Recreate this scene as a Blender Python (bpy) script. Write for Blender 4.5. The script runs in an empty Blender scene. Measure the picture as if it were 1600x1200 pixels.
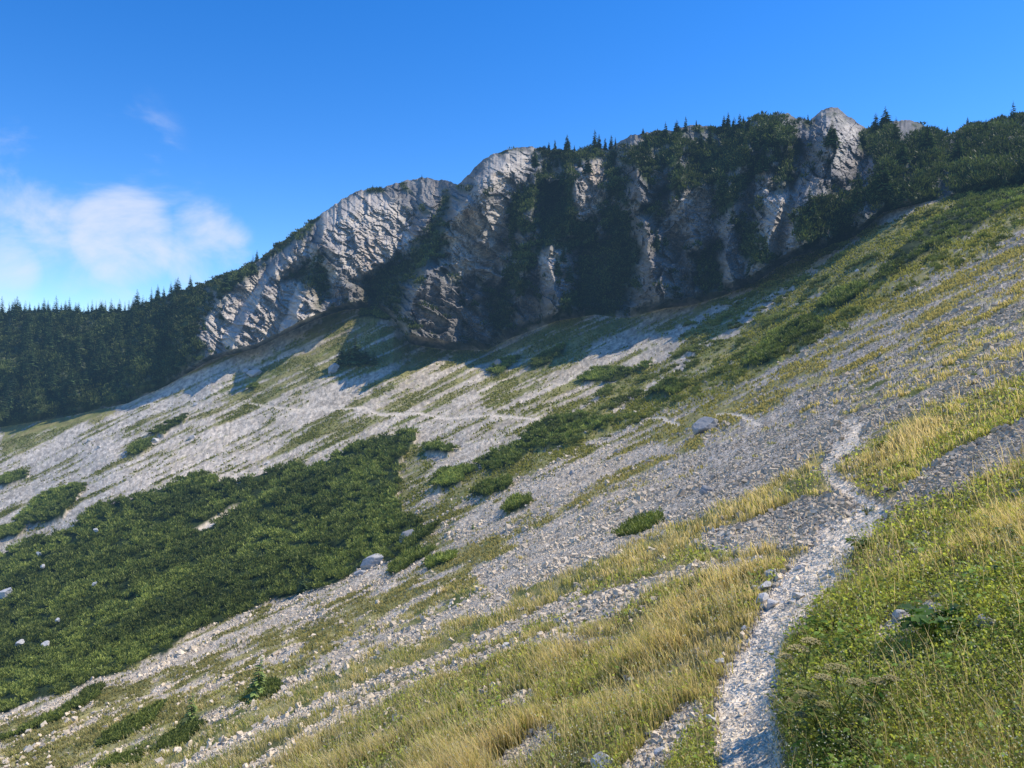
import bpy, math, random
import numpy as np
from mathutils import Vector
random.seed(7); rng = np.random.default_rng(7)
scene = bpy.context.scene
COL = scene.collection
F = 1209.0                       # focal length of the survey camera, in pixels of a 1600 px wide frame
R = math.radians

# ------------------------------------------------------------------ noise
_LUTC = np.cos(np.arange(256)*2*math.pi/256).astype(np.float32); _LUTS = np.sin(np.arange(256)*2*math.pi/256).astype(np.float32)
def _hash(ix, iy, seed):
    with np.errstate(over='ignore'):
        h = ix.astype(np.int32).view(np.uint32)*np.uint32(374761393) + iy.astype(np.int32).view(np.uint32)*np.uint32(668265263) + np.uint32((seed*1442695041) & 0xffffffff)
        h = (h ^ (h >> np.uint32(13)))*np.uint32(1274126177)
        return h ^ (h >> np.uint32(16))
def pnoise(x, y, seed=0):
    x = np.asarray(x, np.float32); y = np.asarray(y, np.float32)
    x0 = np.floor(x); y0 = np.floor(y)
    fx = x-x0; fy = y-y0
    ux = fx*fx*fx*(fx*(fx*6-15)+10); uy = fy*fy*fy*(fy*(fy*6-15)+10)
    def g(dx, dy):
        a = _hash(x0+dx, y0+dy, seed) & np.uint32(255)
        return _LUTC[a]*(fx-dx)+_LUTS[a]*(fy-dy)
    n00 = g(0, 0); n10 = g(1, 0); n01 = g(0, 1); n11 = g(1, 1)
    a = n00+(n10-n00)*ux; b = n01+(n11-n01)*ux
    return (a+(b-a)*uy)*1.5
def fbm(x, y, oct=4, seed=0, gain=.5):
    s = 0; a = 1; t = 0
    for i in range(oct):
        s = s+a*pnoise(x*2**i+17*i, y*2**i-9*i, seed+i); t += a; a *= gain
    return s/t
def ridged(x, y, oct=4, seed=0, gain=.5):
    s = 0; a = 1; t = 0
    for i in range(oct):
        s = s+a*(1-2*np.abs(pnoise(x*2**i+17*i, y*2**i-9*i, seed+i))); t += a; a *= gain
    return s/t
def cells(x, y, seed=0):
    """worley: returns F1 distance and a random value of the cell"""
    x = np.asarray(x, np.float32); y = np.asarray(y, np.float32)
    x0 = np.floor(x); y0 = np.floor(y)
    best = np.full(x.shape, 9., np.float32); val = np.zeros(x.shape, np.float32)
    for dx in (-1, 0, 1):
        for dy in (-1, 0, 1):
            h = _hash(x0+dx, y0+dy, seed)
            px = x0+dx+(h & np.uint32(0x3ff))*np.float32(1/1024.); py = y0+dy+((h >> np.uint32(10)) & np.uint32(0x3ff))*np.float32(1/1024.)
            d = (x-px)**2+(y-py)**2
            m = d < best
            best = np.where(m, d, best); val = np.where(m, ((h >> np.uint32(20)) & np.uint32(0x3ff))*np.float32(1/1024.), val)
    return np.sqrt(best), val
def facets(x, y, seed, gxb, gyb, amp):
    """broken rock: every cell is its own tilted plane with its own offset (bias of the tilt may vary over the field)"""
    x = np.asarray(x, np.float32); y = np.asarray(y, np.float32)
    x0 = np.floor(x); y0 = np.floor(y)
    best = np.full(x.shape, 9., np.float32); out = np.zeros(x.shape, np.float32)
    for dx in (-1, 0, 1):
        for dy in (-1, 0, 1):
            h = _hash(x0+dx, y0+dy, seed); h2 = _hash(x0+dx, y0+dy, seed+77)
            ox = x-(x0+dx+(h & np.uint32(0x3ff))*np.float32(1/1024.)); oy = y-(y0+dy+((h >> np.uint32(10)) & np.uint32(0x3ff))*np.float32(1/1024.))
            d = ox*ox+oy*oy; m = d < best
            g1 = ((h2 & np.uint32(0x3ff))*np.float32(1/512.)-1)*amp; g2 = (((h2 >> np.uint32(10)) & np.uint32(0x3ff))*np.float32(1/512.)-1)*amp
            o = (((h >> np.uint32(20)) & np.uint32(0x3ff))*np.float32(1/512.)-1)*amp*.55
            v = (gxb+g1)*ox+(gyb+g2)*oy+o
            best = np.where(m, d, best); out = np.where(m, v, out)
    return out
def sstep(a, b, x):
    t = np.clip((x-a)/(b-a), 0, 1); return t*t*(3-2*t)
def poly_sd(px, py, pts):
    """signed distance to a polygon, positive inside (survey pixels)"""
    n = len(pts); inside = np.zeros(px.shape, bool); best = np.full(px.shape, 1e9)
    for i in range(n):
        x1, y1 = pts[i]; x2, y2 = pts[(i+1) % n]
        if y1 != y2:
            c = ((y1 > py) != (y2 > py)) & (px < (x2-x1)*(py-y1)/(y2-y1)+x1)
            inside ^= c
        dx, dy = x2-x1, y2-y1
        t = np.clip(((px-x1)*dx+(py-y1)*dy)/(dx*dx+dy*dy+1e-9), 0, 1)
        best = np.minimum(best, (px-x1-t*dx)**2+(py-y1-t*dy)**2)
    return np.where(inside, 1, -1)*np.sqrt(best)
def line_sd(px, py, pts):
    """pts: (x, y, halfwidth); positive inside the stroke"""
    best = np.full(px.shape, -1e9)
    for (x1, y1, w1), (x2, y2, w2) in zip(pts[:-1], pts[1:]):
        dx, dy = x2-x1, y2-y1
        t = np.clip(((px-x1)*dx+(py-y1)*dy)/(dx*dx+dy*dy+1e-9), 0, 1)
        d = np.sqrt((px-x1-t*dx)**2+(py-y1-t*dy)**2)
        best = np.maximum(best, w1+t*(w2-w1)-d)
    return best

# ------------------------------------------------------------------ terrain survey
A_, B_, EYE = .5, -.2, 1.6
SKY = [(-700,540),(-300,505),(0,488),(60,487),(120,487),(200,486),(240,472),(300,448),(350,430),(400,408),(430,384),(470,356),(510,328),(550,302),(575,294),(600,292),(640,282),(665,279),(690,280),(715,287),(728,276),(740,263),(760,246),(775,238),(790,234),(830,229),(850,231),(870,234),(900,235),(925,229),(950,231),(968,222),(985,211),(1005,207),(1020,205),(1040,202),(1055,203),(1075,197),(1090,195),(1105,197),(1120,203),(1150,201),(1165,190),(1180,184),(1200,180),(1215,177),(1230,176),(1242,184),(1262,188),(1272,181),(1283,172),(1298,168),(1308,169),(1320,177),(1335,188),(1345,196),(1355,203),(1375,200),(1390,192),(1410,188),(1430,191),(1450,199),(1480,210),(1495,209),(1505,202),(1520,197),(1560,187),(1600,179),(1800,120),(2300,40)]
BASE = [(-700,770),(0,668),(100,652),(200,630),(260,603),(330,562),(400,545),(450,520),(500,497),(540,484),(590,482),(615,500),(640,538),(700,548),(760,548),(800,528),(870,502),(930,492),(980,498),(1040,482),(1080,478),(1130,463),(1180,442),(1240,402),(1300,385),(1340,368),(1380,332),(1450,315),(1520,303),(1600,290),(1800,220),(2300,90)]
DBASE = [(-700,400),(0,350),(200,345),(400,335),(600,335),(640,322),(800,315),(1000,290),(1200,260),(1400,225),(1600,200),(1800,185),(2300,170)]
DTOP = [(-700,520),(0,450),(200,425),(330,400),(400,402),(500,412),(600,405),(690,392),(740,362),(830,362),(1000,338),(1200,312),(1300,302),(1400,300),(1600,280),(1800,270),(2300,255)]
cpx = [-700, 0, 200, 400, 600, 800, 1000, 1200, 1400, 1600, 2300]
ctab = {   # py of the slope at given distances
 60:  [1390,1150,1090,1030, 952, 850, 752, 652, 540, 432, 160],
 100: [1230,1065,1010, 960, 882, 782, 700, 596, 478, 378, 130],
 150: [1080, 970, 905, 860, 790, 708, 645, 545, 420, 335, 105],
 200: [ 980, 880, 805, 765, 705, 645, 592, 498, 362, 291, 85],
 260: [ 880, 785, 708, 668, 622, 590, 530, 430, 300, 250, 60]}
def interp(tab, x):
    a = np.array(tab, float); return np.interp(x, a[:, 0], a[:, 1])
def smooth_interp(xs, ys, x):
    """Catmull-Rom through control columns"""
    xs = np.array(xs, float); ys = np.array(ys, float)
    m = np.gradient(ys, xs)
    i = np.clip(np.searchsorted(xs, x)-1, 0, len(xs)-2)
    h = xs[i+1]-xs[i]; t = np.clip((x-xs[i])/h, 0, 1)
    return ((2*t**3-3*t**2+1)*ys[i]+(t**3-2*t**2+t)*h*m[i]+(-2*t**3+3*t**2)*ys[i+1]+(t**3-t**2)*h*m[i+1])

STEP = 1.6
cx = np.concatenate([np.linspace(-700, -45, 70), np.arange(-40, 1641, STEP), np.linspace(1646, 2300, 110)])
NC = len(cx); NA, NB, NK = 560, 330, 26
u = (cx-800)/F
sky = interp(SKY, cx); base = interp(BASE, cx)
dB = smooth_interp(*zip(*DBASE), cx); dT = smooth_interp(*zip(*DTOP), cx)
sky = sky + 2.2*pnoise(cx/17, cx*0+.5, 3)+1.6*pnoise(cx/6, cx*0+.5, 4)+1.0*pnoise(cx/3.1, cx*0+.5, 5)
# slope profiles py(d) by column, monotone cubic in log d
near_d = np.array([.8, 1.2, 2, 3.4, 5.5, 9, 15, 30.])
far_d = np.array(sorted(ctab))
KD = np.concatenate([near_d, far_d, [0]])
KP = np.zeros((len(KD), NC)); KDm = np.zeros((len(KD), NC))
for i, d in enumerate(near_d):
    KP[i] = 600-F*(A_*u+B_-EYE/d); KDm[i] = d
for i, d in enumerate(far_d):
    k = i+len(near_d)
    KP[k] = smooth_interp(cpx, ctab[d], cx); KDm[k] = np.minimum(d, dB*(.55+.1*i) if False else d)
# place the last rows below the base distance of each column
for i, d in enumerate(far_d):
    k = i+len(near_d)
    dd = np.minimum(d, dB*(.52+.09*i)) 
    # look up py at the compressed distance by interpolating the table in log d
    logs = np.log(far_d); M = np.array([smooth_interp(cpx, ctab[q], cx) for q in far_d])
    f = np.clip(np.interp(np.log(dd), logs, np.arange(len(logs))), 0, len(logs)-1.001); i0 = f.astype(int); fr = f-i0
    KP[k] = M[i0, np.arange(NC)]*(1-fr)+M[i0+1, np.arange(NC)]*fr; KDm[k] = dd
KP[-1] = base; KDm[-1] = dB
for k in range(len(KD)-2, len(near_d)-2, -1):      # keep every slope row below the one behind it
    KP[k] = np.maximum(KP[k], KP[k+1]+6)
def pchip_cols(X, Y, xq):
    """column-wise monotone cubic; X,Y (K,NC), xq (Q,NC)"""
    h = np.diff(X, axis=0); s = np.diff(Y, axis=0)/h
    m = np.zeros_like(Y); m[0] = s[0]; m[-1] = s[-1]
    w1 = 2*h[1:]+h[:-1]; w2 = h[1:]+2*h[:-1]
    ok = s[1:]*s[:-1] > 0
    with np.errstate(divide='ignore', invalid='ignore'):
        m[1:-1] = np.where(ok, (w1+w2)/(w1/s[:-1]+w2/s[1:]), 0)
    idx = np.zeros(xq.shape, int)
    for k in range(1, X.shape[0]-1): idx += xq >= X[k]
    c = np.arange(X.shape[1])[None, :].repeat(xq.shape[0], 0)
    x0 = X[idx, c]; hh = h[idx, c]; t = (xq-x0)/hh
    return ((2*t**3-3*t**2+1)*Y[idx, c]+(t**3-2*t**2+t)*hh*m[idx, c]+(-2*t**3+3*t**2)*Y[idx+1, c]+(t**3-t**2)*hh*m[idx+1, c])
LX = np.log(KDm)
fine = LX[0]+(LX[-1]-LX[0])*np.linspace(0, 1, 1500)[:, None]
finep = pchip_cols(LX, KP, fine)
vis = np.clip(finep, 0, 1320)
arc = np.concatenate([np.zeros((1, NC)), np.cumsum(np.abs(np.diff(vis, axis=0))+.14+.45*(np.abs(np.diff(fine, axis=0)))*60/ (1+0*fine[1:]), axis=0)])
arc /= arc[-1]
tA = np.linspace(0, 1, NA)
gd = np.zeros((NA, NC)); gp = np.zeros((NA, NC))
for j in range(NC):
    gd[:, j] = np.exp(np.interp(tA, arc[:, j], fine[:, j])); gp[:, j] = np.interp(tA, arc[:, j], finep[:, j])
# cliffs: from the base line to the skyline
s = np.linspace(0, 1, NB+1)[1:, None]
gpB = base+(sky-base)*s
prof = .62*s**1.6+.38*s
gdB = dB+(dT-dB)*prof
# behind the crest the mountain falls away to the far horizon
sk = np.linspace(0, 1, NK+1)[1:, None]
gdC = dT*(1+.02*np.exp(sk*4.9)-.02) + 2*sk*100
zt = dT*(600-sky)/F
zC = zt-(gdC-dT)*.32*(1+.4*sk); zC = np.maximum(zC, -260+0*zC)
D = np.concatenate([gd, gdB, gdC]); PY = np.concatenate([gp, gpB, 600-F*zC/gdC])
PX = np.broadcast_to(cx, D.shape).astype(np.float32); PY = PY.astype(np.float32)
NR = D.shape[0]
rowB = NA; rowC = NA+NB

# ---- relief of the cliffs: buttresses and gullies, in metres towards the camera
Srel = np.zeros(D.shape); Srel[rowB:rowC] = s
env = np.zeros(D.shape); env[rowB:rowC] = sstep(0, .06, s)*(1-.75*sstep(.8, 1, s))
# (crest x,y ..., half width left, half width right, height)
RIBS = [
 ([(395,400),(350,470),(310,530)], 40, 60, 9),
 ([(470,385),(425,430),(385,500),(365,540)], 24, 110, 17),
 ([(510,325),(500,400),(470,470),(455,520)], 26, 165, 27),
 ([(800,240),(740,290),(690,370),(650,450),(640,540)], 75, 95, 30),
 ([(835,250),(830,340),(820,420),(790,520)], 40, 30, 12),
 ([(905,240),(900,310),(860,400),(880,490)], 32, 55, 18),
 ([(990,215),(1000,300),(1010,380),(1030,480)], 40, 60, 20),
 ([(1060,280),(1085,380),(1110,460)], 45, 50, 12),
 ([(1180,190),(1150,290),(1140,380),(1140,455)], 40, 50, 14),
 ([(1225,270),(1215,330),(1200,400),(1190,430)], 55, 30, 22),
 ([(1300,170),(1290,240),(1270,300),(1250,380)], 60, 85, 20),
 ([(1405,190),(1380,260),(1350,330)], 40, 80, 12),
]
qx = PX+14*fbm(PX/60, PY/60, 3, 21); qy = PY+14*fbm(PX/60, PY/60, 3, 22)
ribs = np.zeros(D.shape)
sl = slice(rowB, rowC)
for pts, wl, wr, hgt in RIBS:
    ys = np.array([p[1] for p in pts], float); xs = np.array([p[0] for p in pts], float)
    xc = np.interp(qy[sl], ys, xs); dx = qx[sl]-xc
    t = np.where(dx < 0, -dx/wl, dx/wr)
    fall = np.clip(1-t, 0, 1)
    ribs[sl] = np.maximum(ribs[sl], 1.35*hgt*fall**1.1)
th = R(33)
la = qx*math.cos(th)+qy*math.sin(th); lb = -qx*math.sin(th)+qy*math.cos(th)
big = ridged(qx/95, qy/150, 2, 31)*6
strata = ridged(la/60, lb/15, 3, 33)*3.0+ridged(la/26, lb/7.0, 2, 35)*1.3
vert = ridged(qx/24, qy/60, 3, 37)*3.2
small = ridged(PX/9, PY/9, 3, 39)*.9 + pnoise(PX/3.5, PY/3.5, 41)*.45
cellf, cellv = cells(qx/26+.3*pnoise(qx/12, qy/12, 5), qy/20, 43)
blocks = (cellv-.5)*4.5
cell2, cellv2 = cells(qx/10, qy/8, 44)
blocks += (cellv2-.5)*2.0
right = sstep(1330, 1420, PX); left = 1-sstep(300, 350, PX); rockamt = 1-.75*np.maximum(right, left)
def soft_zone(pts, soft, wob=8):
    xs = [p[0] for p in pts]; ys = [p[1] for p in pts]
    m = np.zeros(PX.shape, bool); m[rowB:rowC] = True
    m &= (PX > min(xs)-60) & (PX < max(xs)+60) & (PY > min(ys)-60) & (PY < max(ys)+60)
    out = np.zeros(PX.shape, np.float32); x = PX[m]; y = PY[m]
    out[m] = sstep(-soft/2, soft/2, poly_sd(x, y, pts)+wob*1.6*fbm(x/22, y/22, 3, 19)); return out
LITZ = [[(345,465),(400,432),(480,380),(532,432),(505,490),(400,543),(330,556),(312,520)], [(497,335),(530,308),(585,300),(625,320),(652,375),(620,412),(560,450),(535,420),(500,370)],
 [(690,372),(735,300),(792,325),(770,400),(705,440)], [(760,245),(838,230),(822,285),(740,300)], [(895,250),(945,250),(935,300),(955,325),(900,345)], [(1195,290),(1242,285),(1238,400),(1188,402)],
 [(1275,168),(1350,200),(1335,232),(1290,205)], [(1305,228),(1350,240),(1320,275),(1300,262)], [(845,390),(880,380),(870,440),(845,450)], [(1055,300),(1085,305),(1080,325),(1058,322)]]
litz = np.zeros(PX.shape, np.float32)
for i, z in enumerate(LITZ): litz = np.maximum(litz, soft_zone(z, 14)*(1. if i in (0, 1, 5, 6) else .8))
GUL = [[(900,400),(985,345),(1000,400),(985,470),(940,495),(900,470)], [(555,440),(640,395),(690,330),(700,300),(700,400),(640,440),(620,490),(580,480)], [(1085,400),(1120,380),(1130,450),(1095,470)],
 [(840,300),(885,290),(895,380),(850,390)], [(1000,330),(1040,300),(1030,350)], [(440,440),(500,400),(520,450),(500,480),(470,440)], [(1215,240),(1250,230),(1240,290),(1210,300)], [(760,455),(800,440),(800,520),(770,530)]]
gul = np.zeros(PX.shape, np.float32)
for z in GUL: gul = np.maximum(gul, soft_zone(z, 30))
fu = (la/46, lb/20); 
fac1 = facets(la/48, lb/24, 101, -5+2*litz, 2*litz-3*(1-litz), 6.5-3.6*litz)
fac2 = facets(la/20, lb/8.5, 102, -1.0-.6*litz, 1.6*litz-1.2*(1-litz), 3.0-1.2*litz)
fv1 = facets(qx/34+.004*qy, qy/46, 105, -4.5, -3.5, 6.0); fv2 = facets(qx/13, qy/15, 106, -1.2, -1.0, 2.6)
mv = sstep(-25, 25, PX-850+60*fbm(PX/90, PY/90, 2, 107))*(1-.8*litz)
fac1 = fac1*(1-mv)+fv1*mv; fac2 = fac2*(1-mv)+fv2*mv; strata = strata*(1-.75*mv)
fac3 = facets(qx/8, qy/7, 103, -.3-.2*litz, .6*litz-.5*(1-litz), 1.25-.3*litz)
fac4 = facets(PX/4.2, PY/3.8, 104, -.2-.5*litz, .3*litz, .55)
relief = (ribs-19*gul+rockamt*(.7*big*(1-.5*litz)+.45*strata+.8*vert*(1-.6*litz)+.5*small+fac1+fac2+fac3+fac4)+(1-rockamt)*(fbm(PX/40, PY/40, 4, 47)*17+ridged(PX/60, PY/90, 3, 48)*8))*env
D = D-relief
# ---- relief of the slopes
a_ = np.arctan2(1, 2.15)
al = PX*math.cos(a_)-PY*math.sin(a_); ac = PX*math.sin(a_)+PY*math.cos(a_)      # along / across the fall lines
slopeenv = np.zeros(D.shape); slopeenv[:NA] = 1
slopeenv *= sstep(0, 25, PY-base)
X = D*(PX-800)/F; Y = D.copy(); Z = D*(600-PY)/F
dz = D*(.0042*fbm(al/330, ac/42, 3, 51)+.0035*fbm(PX/140, PY/90, 3, 53))*sstep(2, 8, D)
roll = .05*fbm(X/1.1, Y/1.1, 3, 55)*sstep(.5, 3, D)*(1-sstep(30, 80, D))
mid = .22*fbm(X/3.1, Y/3.1, 3, 57)*sstep(14, 60, D)
c1, c1v = cells(X/.9, Y/.9, 59)
rough = (.2*(c1v-.5))*sstep(25, 60, D)*(1-sstep(150, 420, D)*.2)
# ------------------------------------------------------------------ ground cover zones
def zone(pts, soft=10, wob=10, seed=0):
    xs = [p[0] for p in pts]; ys = [p[1] for p in pts]
    m = (PX > min(xs)-60) & (PX < max(xs)+60) & (PY > min(ys)-60) & (PY < max(ys)+60)
    out = np.zeros(PX.shape)
    x = PX[m]; y = PY[m]
    n = fbm(al[m]/70, ac[m]/16, 3, 90+seed)*wob*1.6+fbm(x/7, y/7, 2, 91+seed)*wob*.5
    out[m] = sstep(-soft/2, soft/2, poly_sd(x, y, pts)+n)
    return out
def stroke(pts, soft=2.5, wob=2, seed=0):
    xs = [p[0] for p in pts]; ys = [p[1] for p in pts]
    m = (PX > min(xs)-60) & (PX < max(xs)+60) & (PY > min(ys)-60) & (PY < max(ys)+60)
    out = np.zeros(PX.shape); x = PX[m]; y = PY[m]
    n = fbm(x/11, y/7, 3, 71+seed)*wob
    out[m] = sstep(-soft/2, soft/2, line_sd(x, y, pts)+n)
    return out
A = np.zeros(PX.shape, bool); A[:NA] = True
B = np.zeros(PX.shape, bool); B[NA:] = True
streak = fbm(al/260, ac/11, 4, 61)*1.5
streak2 = fbm(al/90, ac/6, 3, 62)*1.5
streak3 = fbm(al/130, ac/4.3, 3, 67)*1.5
patch = fbm(al/60, ac/26, 4, 63)*1.6
grass = np.clip(.12+.10*streak, 0, 1)*0      # 0 scree .. 1 grass
def over(base_, m, val): return base_*(1-m)+m*val
def mix_zone(pts, level, k=2.6, soft=14, wob=12, seed=0, sk=.65):
    """level .. average cover inside the zone, broken up along the fall lines"""
    global grass
    m = zone(pts, soft, wob, seed)
    v = np.clip(.5+(level-.5)*1.6+k*(sk*streak+(1-sk)*streak2+.25*patch)*.5, 0, 1)
    grass = over(grass, m, v)
# far scree on the left, with green tongues
mix_zone([(-700,500),(200,520),(620,470),(1000,470),(900,620),(860,720),(640,900),(0,1150),(-700,1500)], .17, 2.6, seed=1)
mix_zone([(430,545),(500,515),(620,535),(610,570),(545,598),(470,610),(400,640),(330,668),(280,672),(350,600),(400,565)], .74, 2.4, seed=2)
mix_zone([(0,655),(100,645),(180,640),(150,665),(60,690),(0,720)], .8, 2, seed=3)
mix_zone([(170,690),(290,640),(400,625),(330,670),(240,720),(160,735)], .42, 2.6, seed=4)
mix_zone([(620,545),(770,552),(760,590),(640,660),(520,700),(420,740),(440,680),(540,620)], .60, 3.6, seed=5, sk=.8)
mix_zone([(770,552),(900,520),(1000,505),(960,540),(860,590),(760,640),(745,610)], .72, 2.6, seed=6, sk=.8)
mix_zone([(1000,505),(1080,480),(1000,560),(900,640),(840,650),(760,650),(860,590),(960,540)], .62, 3.6, seed=7, sk=.9)
mix_zone([(640,690),(720,690),(720,740),(660,780),(700,800),(640,860),(560,890),(620,800),(620,740)], .72, 2.6, seed=8)
mix_zone([(660,700),(860,650),(830,700),(740,745),(700,760)], .14, 2, seed=9)
# the big green slope right of the cliffs
mix_zone([(2300,60),(2300,150),(1600,366),(1450,440),(1300,525),(1180,590),(1000,662),(890,710),(760,762),(700,800),(660,800),(760,725),(850,660),(950,600),(1040,560),(1080,500),(1180,445),(1250,395),(1345,365),(1500,300),(1600,280)], 1.15, 1.1, seed=10)
# mixed band below it
mix_zone([(1600,372),(1450,445),(1300,528),(1180,595),(1000,665),(860,735),(900,740),(1050,690),(1180,650),(1290,600),(1300,560),(1450,478),(1600,392)], .66, 3.4, seed=11, sk=.8)
mix_zone([(2300,200),(1600,392),(1450,475),(1310,560),(1290,640),(1345,668),(1450,610),(1600,560),(2300,380)], .42, 3.6, seed=12, sk=.8)
mix_zone([(1080,655),(1180,640),(1290,600),(1300,560),(1230,575),(1100,630),(1000,665),(1000,700),(1100,700)], .70, 3.0, seed=13)
mix_zone([(900,745),(700,800),(640,890),(500,930),(0,1120),(0,1230),(160,1210),(400,1085),(600,990),(760,930),(740,890),(860,820),(1020,740),(1090,700)], .74, 3.8, seed=14, sk=.75)
mix_zone([(840,745),(1000,690),(1050,700),(900,770),(760,850),(690,870),(720,810)], .08, 1.6, seed=15)
mix_zone([(1190,652),(1290,645),(1340,680),(1290,712),(1180,772),(1060,828),(900,888),(770,935),(745,900),(900,808),(1060,722)], .05, 1.4, seed=16)
mix_zone([(0,1095),(200,1040),(400,960),(560,890),(600,905),(440,985),(200,1075),(0,1135)], .22, 2.4, seed=17)
mix_zone([(480,505),(560,478),(640,540),(760,548),(870,505),(1000,495),(1130,465),(1180,450),(1080,510),(1000,520),(900,530),(780,568),(640,575),(540,560),(480,530)], .80, 3.0, seed=31)
# near ground
mix_zone([(-700,1700),(-100,1290),(180,1200),(400,1105),(600,1015),(800,948),(900,912),(1000,872),(1100,842),(1200,832),(1400,830),(1400,1700)], .93, 1.5, seed=18)
mix_zone([(1292,703),(1180,775),(1060,820),(930,880),(800,928),(800,952),(950,895),(1080,852),(1200,812),(1318,768),(1285,735)], .96, 1.0, wob=7, seed=19)
mix_zone([(1335,772),(1240,785),(1150,818),(1080,850),(1130,868),(1250,852),(1345,845)], .10, 1.5, wob=6, seed=20)
mix_zone([(1350,690),(1450,642),(1600,590),(2300,400),(2300,470),(1600,662),(1500,702),(1420,762),(1375,792),(1320,760),(1298,735)], .98, .9, wob=5, seed=21)
mix_zone([(1340,690),(1450,625),(1600,565),(1600,590),(1450,642),(1350,690)], .35, 2.6, wob=6, seed=22)
mix_zone([(2300,470),(1600,662),(1500,702),(1420,762),(1390,800),(1500,772),(1600,728),(2300,560)], .06, 1.6, wob=5, seed=23)
mix_zone([(2300,540),(1600,725),(1500,770),(1420,800),(1370,832),(1325,862),(1312,905),(1240,950),(1215,1060),(1235,1250),(1235,1800),(2300,1800)], .98, .7, wob=5, seed=24)
STR = [  # scree runs inside the near grass, and bare stony runs in the green slope
 [(1190,880,9),(1050,905,13),(950,935,10),(850,965,5)], [(1060,905,10),(960,952,15),(900,975,12),(830,1005,6)],
 [(905,930,6),(780,990,9),(660,1042,8),(540,1085,9),(400,1148,8),(260,1210,6)], [(960,1000,5),(800,1012,7),(620,1078,8),(480,1150,9),(380,1210,9)],
 [(1085,1110,14),(1040,1165,24),(1000,1230,34)], [(820,1092,16),(790,1100,8)], [(860,1150,14),(780,1200,16)],
 [(1250,915,22),(1210,945,20),(1190,975,9)], [(1460,962,16),(1400,985,20),(1375,1000,10)], [(1380,1120,12),(1360,1135,6)],
 [(1235,452,8),(1190,480,10),(1155,510,7),(1120,530,4),(1085,546,5),(1060,575,8)], [(1340,373,3),(1290,405,4),(1265,425,5)],
 [(1165,460,7),(1100,495,7),(1030,540,4)], [(1078,480,9),(1040,492,9),(990,525,14),(930,560,9),(850,612,6),(760,650,5)],
 [(660,543,4),(600,582,8),(520,615,7),(440,660,9)], [(700,560,6),(640,600,8),(560,650,7)], [(500,500,4),(400,556,9),(320,610,8),(240,640,6)],
 [(950,610,2),(890,650,4)], [(1040,590,4),(960,640,5)]]
for i, st in enumerate(STR): grass = over(grass, stroke(st, 6, 7, i), .03)
PATHS = [
 [(1176,1400,62),(1172,1200,53),(1166,1135,50),(1163,1085,46),(1188,1030,35),(1206,980,28),(1235,940,38),(1262,905,40),(1290,872,34),(1308,845,29),(1345,818,22),(1368,800,20),(1352,785,12),(1325,768,13),(1302,750,10),(1290,736,7),(1296,722,9),(1318,700,17),(1338,682,12),(1343,670,7),(1325,660,6),(1298,650,4)],
 [(1185,661,3.5),(1165,653,3.5),(1140,648,2.5),(1118,650,1.5)], [(1060,664,2.5),(1034,656,2.5),(1010,655,1.5)],
 [(855,656,1.3),(800,652,1.7),(700,653,2.1),(680,651,2.3),(660,644,2.1),(640,645,2.1),(600,648,2.3),(582,646,2.1),(570,640,2.1),(540,642,1.8),(500,640,1.7),(450,641,1.6),(420,637,1.5),(390,630,1.3)],
 [(262,634,1),(235,632,1.5),(215,633,1.2)], [(300,835,3),(345,812,5),(380,795,3)]]
path = np.zeros(PX.shape)
for i, st in enumerate(PATHS):
    near = i == 0
    path = np.maximum(path, stroke(st, 16 if near else 1.6, 13 if near else .5, 30+i))
path *= A
grass = grass*(1-path)
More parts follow.
